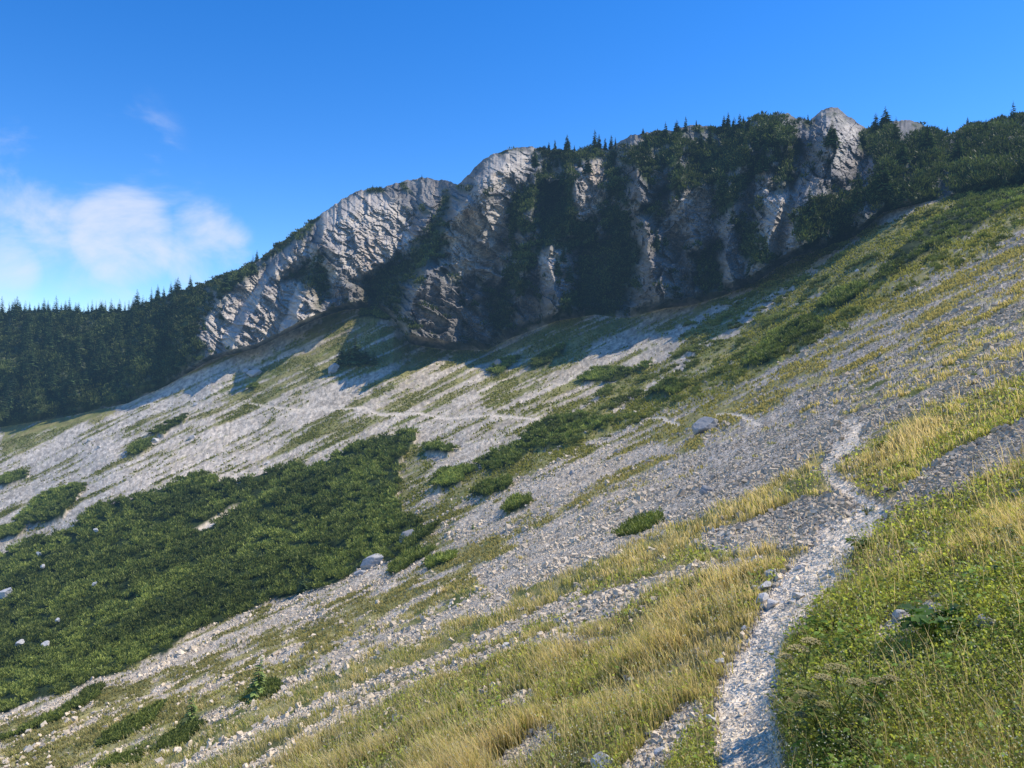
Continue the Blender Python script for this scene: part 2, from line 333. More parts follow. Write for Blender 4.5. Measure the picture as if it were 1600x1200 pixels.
# mountain pine thickets, and last a scrub band added for the ridge shadow
THICK = [
 [(-200,900),(0,872),(40,850),(110,832),(150,800),(250,770),(290,752),(322,745),(345,760),(370,757),(430,737),(465,727),(478,735),(560,700),(640,676),(652,684),(640,702),(625,730),(618,770),(630,812),(664,826),(690,820),(650,860),(640,872),(600,880),(560,890),(500,925),(470,930),(430,940),(380,958),(330,975),(250,1020),(160,1060),(80,1092),(0,1112),(-200,1200)],
 [(15,822),(60,782),(130,758),(125,775),(105,795),(100,812),(60,822)], [(-40,850),(0,828),(40,826),(25,840)], [(-20,760),(10,745),(45,736),(42,746),(10,760)],
 [(200,712),(210,700),(240,688),(236,700),(215,712)], [(232,682),(255,668),(290,653),(285,664),(255,682)],
 [(740,732),(800,700),(838,668),(870,655),(900,650),(925,660),(960,660),(950,672),(900,688),(870,705),(830,712),(800,735),(760,742)],
 [(668,772),(690,756),(722,748),(720,762),(690,772)], [(730,778),(760,764),(800,756),(795,766),(760,780)], [(786,802),(800,786),(830,780),(828,792),(800,804)],
 [(960,842),(985,822),(1030,810),(1028,820),(990,840)], [(660,885),(680,872),(715,865),(700,880),(670,890)], [(600,895),(640,868),(680,860),(640,885),(610,905)],
 [(1162,580),(1185,548),(1230,520),(1262,505),(1290,510),(1280,525),(1230,550),(1195,575)], [(1275,490),(1300,465),(1350,450),(1352,462),(1310,485)],
 [(900,598),(930,580),(1000,575),(1020,560),(1010,578),(950,596)], [(1010,622),(1040,605),(1070,610),(1050,625)], [(825,575),(850,555),(885,540),(880,555),(850,575)],
 [(760,585),(785,565),(810,558),(800,572),(780,588)], [(100,1115),(130,1085),(160,1075),(155,1092),(125,1115)], [(0,1160),(40,1140),(110,1110),(105,1125),(40,1150),(0,1165)],
 [(140,1170),(200,1130),(260,1105),(240,1130),(180,1165)], [(230,1180),(260,1150),(300,1130),(320,1135),(290,1165),(250,1180)], [(150,1200),(190,1180),(230,1178),(210,1200)],
 [(375,1100),(390,1075),(430,1068),(440,1080),(420,1095)], [(660,700),(720,700),(700,712),(665,712)], [(670,755),(700,740),(745,740),(720,752)],
 [(1400,790),(1400,789),(1401,790)], [(380,612),(400,602),(400,610)],[(560,480),(620,470),(610,500),(560,500)],
 [(1512,306),(1470,340),(1400,400),(1362,446),(1385,440),(1440,405),(1500,368),(1560,340),(1600,325),(1700,280),(1650,270),(1560,290)]]  # added dark scrub in place of the ridge's cast shadow
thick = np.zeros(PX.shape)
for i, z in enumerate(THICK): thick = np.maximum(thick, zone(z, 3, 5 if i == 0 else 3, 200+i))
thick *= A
thick *= 1-stroke([(296,838,3),(345,812,5),(384,792,3)], 2, 1)
# dark bushy clumps inside the green slope
meadow = zone([(1600,290),(1600,366),(1450,440),(1300,525),(1180,590),(1000,662),(890,710),(830,700),(950,600),(1040,560),(1080,500),(1180,445),(1250,395),(1345,365),(1500,300)], 10, 10, 10)
lush = A*meadow*sstep(.02, .3, fbm(al/45, ac/13, 4, 66)*1.5-.16-.10*sstep(1150, 1350, PX))
# rock / vegetation on the steep part
VEG = [
 [(-700,480),(0,470),(240,455),(400,395),(470,345),(520,315),(560,296),(520,330),(480,366),(440,392),(400,425),(370,450),(350,482),(322,500),(300,528),(320,556),(262,605),(200,632),(0,680),(-700,900)],
 [(845,225),(850,260),(830,290),(812,300),(790,320),(795,350),(830,395),(860,400),(905,395),(930,400),(985,395),(985,345),(950,300),(955,250),(900,220)],
 [(955,240),(1000,222),(1150,190),(1230,180),(1250,190),(1240,230),(1190,275),(1160,300),(1130,340),(1110,310),(1060,280),(1000,300),(985,330),(950,300)],
 [(1365,200),(1330,230),(1365,250),(1370,270),(1345,310),(1290,312),(1250,330),(1240,360),(1240,400),(1340,385),(1600,310),(2300,130),(2300,0),(1600,160)],
 [(1150,360),(1210,355),(1225,380),(1190,420),(1160,410)], [(780,440),(810,380),(830,390),(828,455),(795,475)],
 [(1040,290),(1065,285),(1075,310),(1050,320)], [(905,400),(985,395),(985,430),(960,500),(860,500),(900,450)],
 [(560,300),(640,290),(600,302)], [(1290,182),(1310,175),(1325,195),(1300,200)], [(770,238),(860,225),(850,240),(790,246)], [(800,340),(830,340),(830,400),(800,420)],
]
ROCKY = [[(895,255),(945,250),(935,290),(952,310),(930,330),(912,345),(895,330),(900,290)], [(982,222),(1005,208),(1000,235),(988,240)], [(1040,200),(1062,200),(1055,212)],
 [(1380,200),(1400,192),(1420,197),(1395,205)], [(1205,185),(1235,176),(1252,195),(1225,198)], [(960,280),(990,262),(1010,290),(985,320)], [(790,240),(830,236),(815,280),(780,300),(775,262)],
 [(1205,330),(1235,330),(1225,380),(1205,360)], [(1395,190),(1425,190),(1440,215),(1400,225)], [(1300,240),(1350,245),(1365,280),(1330,290)], [(1310,290),(1345,285),(1340,312),(1312,310)], [(1455,300),(1490,295),(1480,310)]]
veg = np.zeros(PX.shape)
for i, z in enumerate(VEG): veg = np.maximum(veg, zone(z, 6, 9, 300+i))
for i, z in enumerate(ROCKY): veg = veg*(1-.9*zone(z, 6, 6, 340+i))
crag = np.where(B, sstep(.05, .22, fbm(qx/34, qy/26, 4, 92)*1.5)*(.75+.0*PX)*np.clip(np.maximum(rockamt*1.4-.1, .75*right), .12, 1), 0)
veg = veg*(1-crag)
ledge = sstep(.28, .5, fbm(la/50, lb/10, 4, 68)*1.4+.10*fbm(PX/70, PY/70, 2, 69)*2)*.6
veg = np.where(B, np.maximum(veg, ledge*(PY > sky+4)), 0)
veg[rowC:] = .9
foot = np.where(B, np.exp(-((base-PY)/14.)**2)*sstep(-.3, .3, fbm(PX/25, PY/12, 3, 77)), 0)
veg = np.maximum(veg, foot*.85)*(1-.8*litz)
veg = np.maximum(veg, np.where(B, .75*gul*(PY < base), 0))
lit_slab = np.where(B, zone([(500,330),(560,310),(600,330),(650,375),(620,410),(560,440),(530,400)], 10, 8, 350), 0)

# ------------------------------------------------------------------ colours
def C(r, g, b): return np.array([r, g, b])
def lerp(a, b, m): return a*(1-m[..., None])+b*m[..., None]
shp = PX.shape
n1 = fbm(PX/13, PY/9, 3, 81)[..., None]; n2 = fbm(al/120, ac/9, 3, 82)
c2, c2v = cells(PX/3.4, PY/2.6, 83)
speck = np.clip(c2v, 0, 1)
scree = C(.66, .57, .45)*np.ones(shp+(3,))
scree = lerp(scree, C(.44, .36, .25), np.clip(.5+n2*1.4, 0, 1)*.55)
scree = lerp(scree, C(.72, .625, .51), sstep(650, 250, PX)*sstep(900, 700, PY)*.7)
scree = lerp(scree, C(.50, .445, .37), sstep(900, 1150, PX)*sstep(860, 790, PY)*.85)  # right scree painted darker, standing in for grazing light
fade = sstep(10, 30, D)[..., None]
scree = scree*(1+fade*(speck[..., None]-.5)*.75)
greenc = lerp(C(.19, .20, .06)*np.ones(shp+(3,)), C(.31, .27, .11), np.clip(.5+1.3*streak2, 0, 1)*.9)
dry = lerp(C(.38, .33, .13)*np.ones(shp+(3,)), C(.13, .15, .04), np.clip(.5+1.6*patch, 0, 1))
farness = sstep(45, 110, D)
gcol = lerp(dry, greenc, farness)
gcol = lerp(gcol, C(.09, .12, .028), lush*.8)
gcol = gcol*(1+.3*n1)*(1+fade*(speck[..., None]-.5)*.35)
gs = np.clip((grass-.5+(.50*(speck-.5)+.30*streak2*sstep(20, 60, D)+.75*streak3*sstep(16, 40, D))*fade[..., 0])*2.6+.5, 0, 1)
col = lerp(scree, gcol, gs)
soil = C(.12, .095, .06)
col = lerp(col, soil, (1-sstep(3, 26, D))*gs*.6)
pcol = lerp(C(.90, .765, .585)*np.ones(shp+(3,)), C(.68, .58, .45), np.clip(.25+1.6*fbm(X/.35, Y/.5, 3, 140), 0, 1)*.7)
col = lerp(col, pcol, path*.95)
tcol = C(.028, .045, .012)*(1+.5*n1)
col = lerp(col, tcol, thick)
rockc = lerp(C(.20, .19, .185)*np.ones(shp+(3,)), C(.29, .27, .245), np.clip(.5+1.5*fbm(PX/40, PY/40, 3, 85), 0, 1))
rockc = lerp(rockc, C(.13, .12, .115), np.clip(-.1+2.2*fbm(la/40, lb/7, 3, 86), 0, 1)*.7)
rockc = lerp(rockc, C(.30, .235, .18), sstep(.15, .5, fbm(PX/60, PY/60, 3, 87))*.35)
rockc = rockc*(1+(speck[..., None]-.5)*.3)
vegc = lerp(C(.032, .052, .017)*np.ones(shp+(3,)), C(.075, .095, .03), np.clip(.5+1.8*fbm(PX/16, PY/12, 3, 88), 0, 1)*.8)
rockc = rockc*(1-.45*gul[..., None]); rockc = lerp(rockc, rockc*np.array([2.1, 2.0, 1.85]), litz)  # shade painted into the gully rock, sunlight into the lit zones
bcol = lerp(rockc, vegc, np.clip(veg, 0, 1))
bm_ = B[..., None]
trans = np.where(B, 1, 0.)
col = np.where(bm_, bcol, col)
stone = np.where(B, 0, (1-gs)*(1-thick))
rockm = np.where(B, 1-np.clip(veg, 0, 1), 0)

# lift vegetation a little so patches have thickness; apply relief
dz = dz+roll+mid+rough*(1-.6*gs)*(1-path)
dz += gs*(1-thick)*sstep(12, 40, D)*(.10+.16*fbm(X/1.6, Y/1.6, 2, 58))
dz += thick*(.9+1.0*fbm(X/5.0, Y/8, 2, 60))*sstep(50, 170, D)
dz += lush*(.5+.5*fbm(X/3, Y/3, 2, 64))*sstep(40, 80, D)
dz -= path*np.clip(D*.008, .008, .03)
dz *= slopeenv
Z = Z+dz
vb = np.where(B, np.clip(veg, 0, 1), 0); vb[rowC:] = 0
Z = Z+vb*(1.0+1.3*fbm(PX/7, PY/7, 2, 65))*sstep(0, 18, PY-sky)*sstep(0, 14, base-PY)
V = np.stack([X, Y, Z], -1)

# ------------------------------------------------------------------ mesh helpers
def mesh_np(name, verts, faces, mat, cols=None, extra=None, smooth=False, parent=None, mats=None, midx=None):
    """verts (n,3), faces (m,k) of a constant k -> one linked mesh object"""
    verts = np.asarray(verts, np.float32); faces = np.asarray(faces, np.int32)
    me = bpy.data.meshes.new(name)
    me.vertices.add(len(verts)); me.vertices.foreach_set('co', verts.ravel())
    k = faces.shape[1]
    me.loops.add(faces.size); me.loops.foreach_set('vertex_index', faces.ravel())
    me.polygons.add(len(faces)); me.polygons.foreach_set('loop_start', np.arange(len(faces), dtype=np.int32)*k)
    me.polygons.foreach_set('use_smooth', np.full(len(faces), smooth))
    if cols is not None:
        a = me.attributes.new('Col', 'FLOAT_COLOR', 'POINT')
        c = np.ones((len(verts), 4), np.float32); c[:, :3] = cols; a.data.foreach_set('color', c.ravel())
    for n_, v_ in (extra or {}).items():
        a = me.attributes.new(n_, 'FLOAT', 'POINT'); a.data.foreach_set('value', np.asarray(v_, np.float32).ravel())
    for m_ in (mats or [mat]): me.materials.append(m_)
    if midx is not None: me.polygons.foreach_set('material_index', np.asarray(midx, np.int32))
    me.update(calc_edges=True)
    o = bpy.data.objects.new(name, me); COL.objects.link(o)
    if parent: o.parent = parent
    return o
def tag(o, label=None, cat=None, group=None, kind=None):
    if label: o['label'] = label
    if cat: o['category'] = cat
    if group: o['group'] = group
    if kind: o['kind'] = kind
    return o
def node_mat(name):
    m = bpy.data.materials.new(name); m.use_nodes = True
    nt = m.node_tree; nt.nodes.clear()
    return m, nt, nt.nodes.new, nt.links.new
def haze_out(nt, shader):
    """painted airlight: emission mixed into the material, growing with distance from the world origin"""
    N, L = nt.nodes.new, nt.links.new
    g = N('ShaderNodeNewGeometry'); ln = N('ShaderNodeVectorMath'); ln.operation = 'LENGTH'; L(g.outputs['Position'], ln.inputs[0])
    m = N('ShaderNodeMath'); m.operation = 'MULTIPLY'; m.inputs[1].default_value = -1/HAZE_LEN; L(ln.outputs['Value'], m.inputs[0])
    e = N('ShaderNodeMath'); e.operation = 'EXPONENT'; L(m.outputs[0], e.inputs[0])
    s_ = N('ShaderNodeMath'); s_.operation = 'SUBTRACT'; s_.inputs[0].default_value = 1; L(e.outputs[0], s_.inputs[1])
    em = N('ShaderNodeEmission'); em.inputs[0].default_value = HAZE_COL; em.inputs[1].default_value = 1  # haze glow put into the surface itself, no volume
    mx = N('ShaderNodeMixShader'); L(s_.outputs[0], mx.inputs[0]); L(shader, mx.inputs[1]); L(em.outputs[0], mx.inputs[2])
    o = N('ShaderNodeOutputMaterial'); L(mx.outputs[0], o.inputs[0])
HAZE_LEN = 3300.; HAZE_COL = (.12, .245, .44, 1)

# terrain material
tm, nt, N, L = node_mat('mountain_ground')
att = N('ShaderNodeAttribute'); att.attribute_name = 'Col'
ast = N('ShaderNodeAttribute'); ast.attribute_name = 'stone'
geo = N('ShaderNodeNewGeometry')
def vor(scale, feat='F1'):
    v = N('ShaderNodeTexVoronoi'); v.inputs['Scale'].default_value = scale; v.feature = feat; L(geo.outputs['Position'], v.inputs['Vector']); return v
v1 = vor(34); v2 = vor(9); v3 = vor(2.2)
def math_(op, a, b=None, clamp=False):
    m = N('ShaderNodeMath'); m.operation = op; m.use_clamp = clamp
    for i, q in enumerate((a, b)):
        if q is None: continue
        if isinstance(q, (int, float)): m.inputs[i].default_value = q
        else: L(q, m.inputs[i])
    return m.outputs[0]
sepc = []
for v in (v1, v2, v3):
    s_ = N('ShaderNodeSeparateColor'); L(v.outputs['Color'], s_.inputs[0]); sepc.append(s_.outputs[0])
val = math_('ADD', math_('ADD', math_('MULTIPLY', sepc[0], .40), math_('MULTIPLY', sepc[1], .28)), math_('MULTIPLY', sepc[2], .26))
val = math_('ADD', val, .55)
hole = math_('MULTIPLY', v2.outputs['Distance'], 1.0)
val = math_('SUBTRACT', val, math_('MULTIPLY', hole, .25))
mixv = N('ShaderNodeMix'); mixv.data_type = 'FLOAT'; L(ast.outputs['Fac'], mixv.inputs[0]); mixv.inputs[2].default_value = 1; L(val, mixv.inputs[3])
nz = N('ShaderNodeTexNoise'); nz.inputs['Scale'].default_value = .9; nz.inputs['Detail'].default_value = 6; nz.inputs['Roughness'].default_value = .7; L(geo.outputs['Position'], nz.inputs['Vector'])
nv = math_('ADD', math_('MULTIPLY', nz.outputs['Fac'], .7), .65)
fac = math_('MULTIPLY', mixv.outputs[0], nv)
mul = N('ShaderNodeVectorMath'); mul.operation = 'SCALE'; L(att.outputs['Color'], mul.inputs[0]); L(fac, mul.inputs['Scale'])
bs = N('ShaderNodeBsdfPrincipled'); bs.inputs['Roughness'].default_value = .95; bs.inputs['Specular IOR Level'].default_value = .15
L(mul.outputs[0], bs.inputs['Base Color'])
hgt = math_('ADD', math_('MULTIPLY', math_('SUBTRACT', 1, v1.outputs['Distance']), .012), math_('MULTIPLY', math_('SUBTRACT', 1, v2.outputs['Distance']), .05))
hgt = math_('ADD', hgt, math_('MULTIPLY', math_('SUBTRACT', 1, v3.outputs['Distance']), .16))
hgt = math_('MULTIPLY', hgt, ast.outputs['Fac'])
hgt = math_('ADD', hgt, math_('MULTIPLY', nz.outputs['Fac'], .35))
bp = N('ShaderNodeBump'); bp.inputs['Strength'].default_value = .8; bp.inputs['Distance'].default_value = 1; L(hgt, bp.inputs['Height']); L(bp.outputs[0], bs.inputs['Normal'])
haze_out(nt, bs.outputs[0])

idx = np.arange(NR*NC).reshape(NR, NC)
q = np.stack([idx[:-1, :-1], idx[:-1, 1:], idx[1:, 1:], idx[1:, :-1]], -1).reshape(-1, 4)
ground = mesh_np('mountain_slope', V.reshape(-1, 3), q, tm, col.reshape(-1, 3), {'stone': stone}, smooth=True)
sm = np.ones((NR-1, NC-1), bool); sm[rowB:rowC] = veg[rowB:rowC, :-1] > .5
ground.data.polygons.foreach_set('use_smooth', sm.ravel())
tag(ground, kind='structure')

# ------------------------------------------------------------------ camera, light, sky
cam = bpy.data.cameras.new('camera'); cam.sensor_width = 36; cam.lens = 36*F/1600; cam.clip_start = .05; cam.clip_end = 20000
co = bpy.data.objects.new('camera', cam); COL.objects.link(co); co.rotation_euler = (R(90), 0, 0); scene.camera = co
SUN_EL, SUN_AZ = 51., 77.       # azimuth measured from +Y (view direction) towards +X
sv = Vector((math.sin(R(SUN_AZ))*math.cos(R(SUN_EL)), math.cos(R(SUN_AZ))*math.cos(R(SUN_EL)), math.sin(R(SUN_EL))))
sun = bpy.data.lights.new('sun', 'SUN'); sun.energy = 5.0; sun.angle = R(.53); sun.color = (1, .92, .78)
so = bpy.data.objects.new('sun', sun); COL.objects.link(so); so.rotation_euler = sv.to_track_quat('Z', 'Y').to_euler()
w = bpy.data.worlds.new('World'); scene.world = w; w.use_nodes = True
nt = w.node_tree; nt.nodes.clear(); N, L = nt.nodes.new, nt.links.new
sk_ = N('ShaderNodeTexSky'); sk_.sky_type = 'NISHITA'; sk_.sun_disc = False; sk_.sun_elevation = R(SUN_EL); sk_.sun_rotation = R(SUN_AZ); sk_.altitude = 1500; sk_.air_density = 1.0; sk_.dust_density = .2; sk_.ozone_density = 3.0
hs = N('ShaderNodeHueSaturation'); hs.inputs['Saturation'].default_value = 1.36; hs.inputs['Hue'].default_value = .509; L(sk_.outputs[0], hs.inputs['Color'])
tcw = N('ShaderNodeTexCoord'); 
sep = N('ShaderNodeSeparateXYZ'); L(tcw.outputs['Generated'], sep.inputs[0])
def wm(op, a, b=None, clamp=False):
    m = N('ShaderNodeMath'); m.operation = op; m.use_clamp = clamp
    for i, q_ in enumerate((a, b)):
        if q_ is None: continue
        if isinstance(q_, (int, float)): m.inputs[i].default_value = q_
        else: L(q_, m.inputs[i])
    return m.outputs[0]
def cloud_blob(dirv, inner, outer):
    dv = Vector(dirv).normalized()
    d = N('ShaderNodeVectorMath'); d.operation = 'DOT_PRODUCT'; L(tcw.outputs['Generated'], d.inputs[0]); d.inputs[1].default_value = dv
    mr = N('ShaderNodeMapRange'); mr.interpolation_type = 'SMOOTHERSTEP'; L(d.outputs['Value'], mr.inputs[0])
    mr.inputs[1].default_value = math.cos(R(outer)); mr.inputs[2].default_value = math.cos(R(inner)); return mr.outputs[0]
def pxdir(px, py): return ((px-800)/F, 1, (600-py)/F)
blobs = [(pxdir(195, 372), .3, 4.6, 1.0), (pxdir(320, 390), 0, 4.4, .72), (pxdir(-5, 430), .3, 3.6, 1.0), (pxdir(120, 450), 1, 8.0, .5), (pxdir(190, 225), .5, 4.5, .32), (pxdir(-150, 500), 2, 12, .7), (pxdir(130, 370), 0, 10, .38)]
acc = None
for d_, i_, o_, s_ in blobs:
    b_ = wm('MULTIPLY', cloud_blob(d_, i_, o_), s_); acc = b_ if acc is None else wm('MAXIMUM', acc, b_)
mp = N('ShaderNodeMapping'); mp.inputs['Scale'].default_value = (1, 1, 1.7); L(tcw.outputs['Generated'], mp.inputs['Vector'])
cn = N('ShaderNodeTexNoise'); cn.inputs['Scale'].default_value = 7; cn.inputs['Detail'].default_value = 7; cn.inputs['Roughness'].default_value = .56; cn.inputs['Distortion'].default_value = .4; L(mp.outputs[0], cn.inputs['Vector'])
cf = N('ShaderNodeMapRange'); cf.interpolation_type = 'SMOOTHSTEP'; L(wm('ADD', wm('MULTIPLY', acc, .62), wm('MULTIPLY', wm('SUBTRACT', cn.outputs['Fac'], .53), 2.2)), cf.inputs[0]); cf.inputs[1].default_value = .02; cf.inputs[2].default_value = .78
cfm = wm('MULTIPLY', wm('MULTIPLY', cf.outputs[0], wm('MINIMUM', wm('MULTIPLY', acc, 3), 1)), .78)
mixc = N('ShaderNodeMix'); mixc.data_type = 'RGBA'; L(cfm, mixc.inputs[0]); L(hs.outputs[0], mixc.inputs[6]); mixc.inputs[7].default_value = (5.4, 5.7, 6.5, 1)
bg = N('ShaderNodeBackground'); bg.inputs[1].default_value = .15; hs.inputs['Value'].default_value = 1.5; L(mixc.outputs[2], bg.inputs[0])
wo = N('ShaderNodeOutputWorld'); L(bg.outputs[0], wo.inputs[0])
scene.cycles.max_bounces = 4; scene.cycles.diffuse_bounces = 2; scene.cycles.glossy_bounces = 1; scene.cycles.transmission_bounces = 2; scene.cycles.transparent_max_bounces = 2
scene.view_settings.view_transform = 'Standard'; scene.view_settings.look = 'None'; scene.view_settings.exposure = 0

# ------------------------------------------------------------------ placing things on the slope
dVc = np.gradient(V, axis=1); dVr = np.gradient(V, axis=0)
NRM = np.cross(dVc, dVr); NRM /= np.linalg.norm(NRM, axis=-1, keepdims=True)+1e-9
NRM = np.where(NRM[..., 2:3] < 0, -NRM, NRM)
vy = 600-F*V[..., 2]/V[..., 1]          # survey row after relief
area = np.abs(np.gradient(PX, axis=1))*np.abs(np.gradient(PY, axis=0))
inview = (PX > -120) & (PX < 1720) & (PY < 1420)
area = area*np.where(inview, 1, .12)*(PY < 1900); area[rowC:] = 0
def sample(n, wmap):
    w_ = (area*wmap).ravel(); c = np.cumsum(w_)
    k = np.searchsorted(c, rng.random(n)*c[-1]); r, cc = np.unravel_index(np.clip(k, 0, w_.size-1), area.shape)
    r = np.clip(r, 1, NR-2); cc = np.clip(cc, 1, NC-2)
    fr = rng.random((n, 1)); fc = rng.random((n, 1))
    P = (V[r, cc]*(1-fr)+V[r+1, cc]*fr)*(1-fc)+(V[r, cc+1]*(1-fr)+V[r+1, cc+1]*fr)*fc
    return P, r, cc
def at(px, py, lo=0, hi=None):
    j = int(np.argmin(np.abs(cx-px))); colv = vy[lo:hi or rowC, j]
    # first visible row that reaches this height
    k = int(np.argmax(colv <= py)) if (colv <= py).any() else len(colv)-1
    k += lo
    return Vector(V[k, j]), k, j
def rot_basis(n):
    """n random rotation matrices"""
    q_ = rng.normal(size=(n, 4)); q_ /= np.linalg.norm(q_, axis=1, keepdims=True)
    a, b, c, d = q_.T
    return np.stack([np.stack([1-2*(c*c+d*d), 2*(b*c-a*d), 2*(b*d+a*c)], -1), np.stack([2*(b*c+a*d), 1-2*(b*b+d*d), 2*(c*d-a*b)], -1), np.stack([2*(b*d-a*c), 2*(c*d+a*b), 1-2*(b*b+c*c)], -1)], 1)

# ---- foliage and stone materials
def leaf_mat(name, trans=.35, rough=.6, tint=(1, 1, 1)):
    m, nt, N, L = node_mat(name)
    a = N('ShaderNodeAttribute'); a.attribute_name = 'Col'
    nz = N('ShaderNodeTexNoise'); nz.inputs['Scale'].default_value = 3.0
    ge = N('ShaderNodeNewGeometry'); L(ge.outputs['Position'], nz.inputs['Vector'])
    k = N('ShaderNodeMapRange'); L(nz.outputs['Fac'], k.inputs[0]); k.inputs[3].default_value = .7; k.inputs[4].default_value = 1.3
    sc = N('ShaderNodeVectorMath'); sc.operation = 'SCALE'; L(a.outputs['Color'], sc.inputs[0]); L(k.outputs[0], sc.inputs['Scale'])
    p = N('ShaderNodeBsdfPrincipled'); p.inputs['Roughness'].default_value = rough; p.inputs['Specular IOR Level'].default_value = .25; L(sc.outputs[0], p.inputs['Base Color'])
    t = N('ShaderNodeBsdfTranslucent'); ht = N('ShaderNodeVectorMath'); ht.operation = 'MULTIPLY'; ht.inputs[1].default_value = tint if tint != (1, 1, 1) else (1.4, 1.4, .7); L(sc.outputs[0], ht.inputs[0]); L(ht.outputs[0], t.inputs[0])
    mx = N('ShaderNodeMixShader'); mx.inputs[0].default_value = trans; L(p.outputs[0], mx.inputs[1]); L(t.outputs[0], mx.inputs[2])
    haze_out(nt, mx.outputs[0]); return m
M_grass = leaf_mat('grass_blades', .5, tint=(1.7, 1.5, 1.05))
M_leaf = leaf_mat('green_leaves', .45, .45)
M_pine = leaf_mat('pine_needles', .22)
M_flower = leaf_mat('dry_flower_heads', .4)
def stone_mat(name, c, bump=.6, sc=6):
    m, nt, N, L = node_mat(name)
    a = N('ShaderNodeAttribute'); a.attribute_name = 'Col'
    ge = N('ShaderNodeNewGeometry')
    nz = N('ShaderNodeTexNoise'); nz.inputs['Scale'].default_value = sc; nz.inputs['Detail'].default_value = 8; nz.inputs['Roughness'].default_value = .65; L(ge.outputs['Position'], nz.inputs['Vector'])
    k = N('ShaderNodeMapRange'); L(nz.outputs['Fac'], k.inputs[0]); k.inputs[1].default_value = .3; k.inputs[2].default_value = .7; k.inputs[3].default_value = .7; k.inputs[4].default_value = 1.15
    s_ = N('ShaderNodeVectorMath'); s_.operation = 'SCALE'; L(a.outputs['Color'], s_.inputs[0]); L(k.outputs[0], s_.inputs['Scale'])
    p = N('ShaderNodeBsdfPrincipled'); p.inputs['Roughness'].default_value = .9; p.inputs['Specular IOR Level'].default_value = .2; L(s_.outputs[0], p.inputs['Base Color'])
    b = N('ShaderNodeBump'); b.inputs['Strength'].default_value = bump; b.inputs['Distance'].default_value = .03; L(nz.outputs['Fac'], b.inputs['Height']); L(b.outputs[0], p.inputs['Normal'])
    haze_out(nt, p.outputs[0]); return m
M_stone = stone_mat('limestone', None)
m_, nt_, N_, L_ = node_mat('bark'); p_ = N_('ShaderNodeBsdfPrincipled'); nz_ = N_('ShaderNodeTexNoise'); nz_.inputs['Scale'].default_value = 14
cr_ = N_('ShaderNodeValToRGB'); cr_.color_ramp.elements[0].color = (.05, .04, .03, 1); cr_.color_ramp.elements[1].color = (.16, .13, .10, 1); L_(nz_.outputs['Fac'], cr_.inputs[0]); L_(cr_.outputs[0], p_.inputs['Base Color']); p_.inputs['Roughness'].default_value = .9
haze_out(nt_, p_.outputs[0]); M_bark = m_

# ---- loose stones
CUBE = np.array([[-1,-1,-1],[1,-1,-1],[1,1,-1],[-1,1,-1],[-1,-1,1],[1,-1,1],[1,1,1],[-1,1,1]], float)*.62
CT = np.array([[0,2,1],[0,3,2],[4,5,6],[4,6,7],[0,1,5],[0,5,4],[1,2,6],[1,6,5],[2,3,7],[2,7,6],[3,0,4],[3,4,7]])
SORT = np.clip(fbm(al/170, ac/13, 3, 160), -.5, .5)
def stones(name, n, wmap, size, colf, sink=.25):
    P, r, c = sample(n, wmap)
    d = P[:, 1]
    rr = size(d, n)*(np.exp(1.5*SORT[r, c]) if sink > .2 else 1); rr = np.minimum(rr, np.maximum(.02, d*.0062))
    v = CUBE[None]*(1+rng.uniform(-.42, .42, (n, 8, 3)))
    v = v*np.stack([rng.uniform(.75, 1.35, n), rng.uniform(.6, 1.1, n), rng.uniform(.45, .95, n)], -1)[:, None, :]
    v = np.einsum('nij,nkj->nki', rot_basis(n), v)*rr[:, None, None]
    v = v+P[:, None, :]+NRM[r, c][:, None, :]*(rr*sink)[:, None, None]
    f = (CT[None]+np.arange(n)[:, None, None]*8).reshape(-1, 3)
    colr = colf(r, c, n)
    return mesh_np(name, v.reshape(-1, 3), f, M_stone, np.repeat(colr, 8, axis=0))
def stonecol(r, c, n):
    base_ = np.array([.73, .61, .455])*rng.uniform(.72, 1.1, (n, 1))
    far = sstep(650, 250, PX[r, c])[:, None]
    dk = 1-.22*sstep(900, 1150, PX[r, c])*sstep(860, 790, PY[r, c])  # same grazing-light darkening painted onto the rubble
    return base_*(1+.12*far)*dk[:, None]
stonew = np.where(A, (1-gs)*(1-thick)*(1-path), 0)
loose = stonew*(D < 140)*sstep(160, 90, D)
o = stones('loose_scree', 150000, np.where(D < 160, stonew, 0), lambda d, n: np.clip(np.minimum(d, 8+.36*d)*.00150*np.exp(rng.normal(0, .55, n)), .006, .30), stonecol)
tag(o, 'loose grey limestone rubble scattered over the scree runs', 'scree', kind='stuff')
o = stones('path_gravel', 11000, np.where(A & (D < 30), path, 0), lambda d, n: np.clip(d*.00085*np.exp(rng.normal(0, .65, n)), .003, .05), lambda r, c, n: np.array([.88, .75, .58])*rng.uniform(.8, 1.1, (n, 1)), .1)
tag(o, 'pale gravel and small stones trodden into the footpath', 'gravel', kind='stuff')
o = stones('stones_in_grass', 5000, np.where(A & (D < 60), gs*(1-path), 0), lambda d, n: np.clip(d*.0026*np.exp(rng.normal(0, .6, n)), .008, .2), stonecol, .3)
tag(o, 'small pale stones lying in the grass', 'stones', kind='stuff')

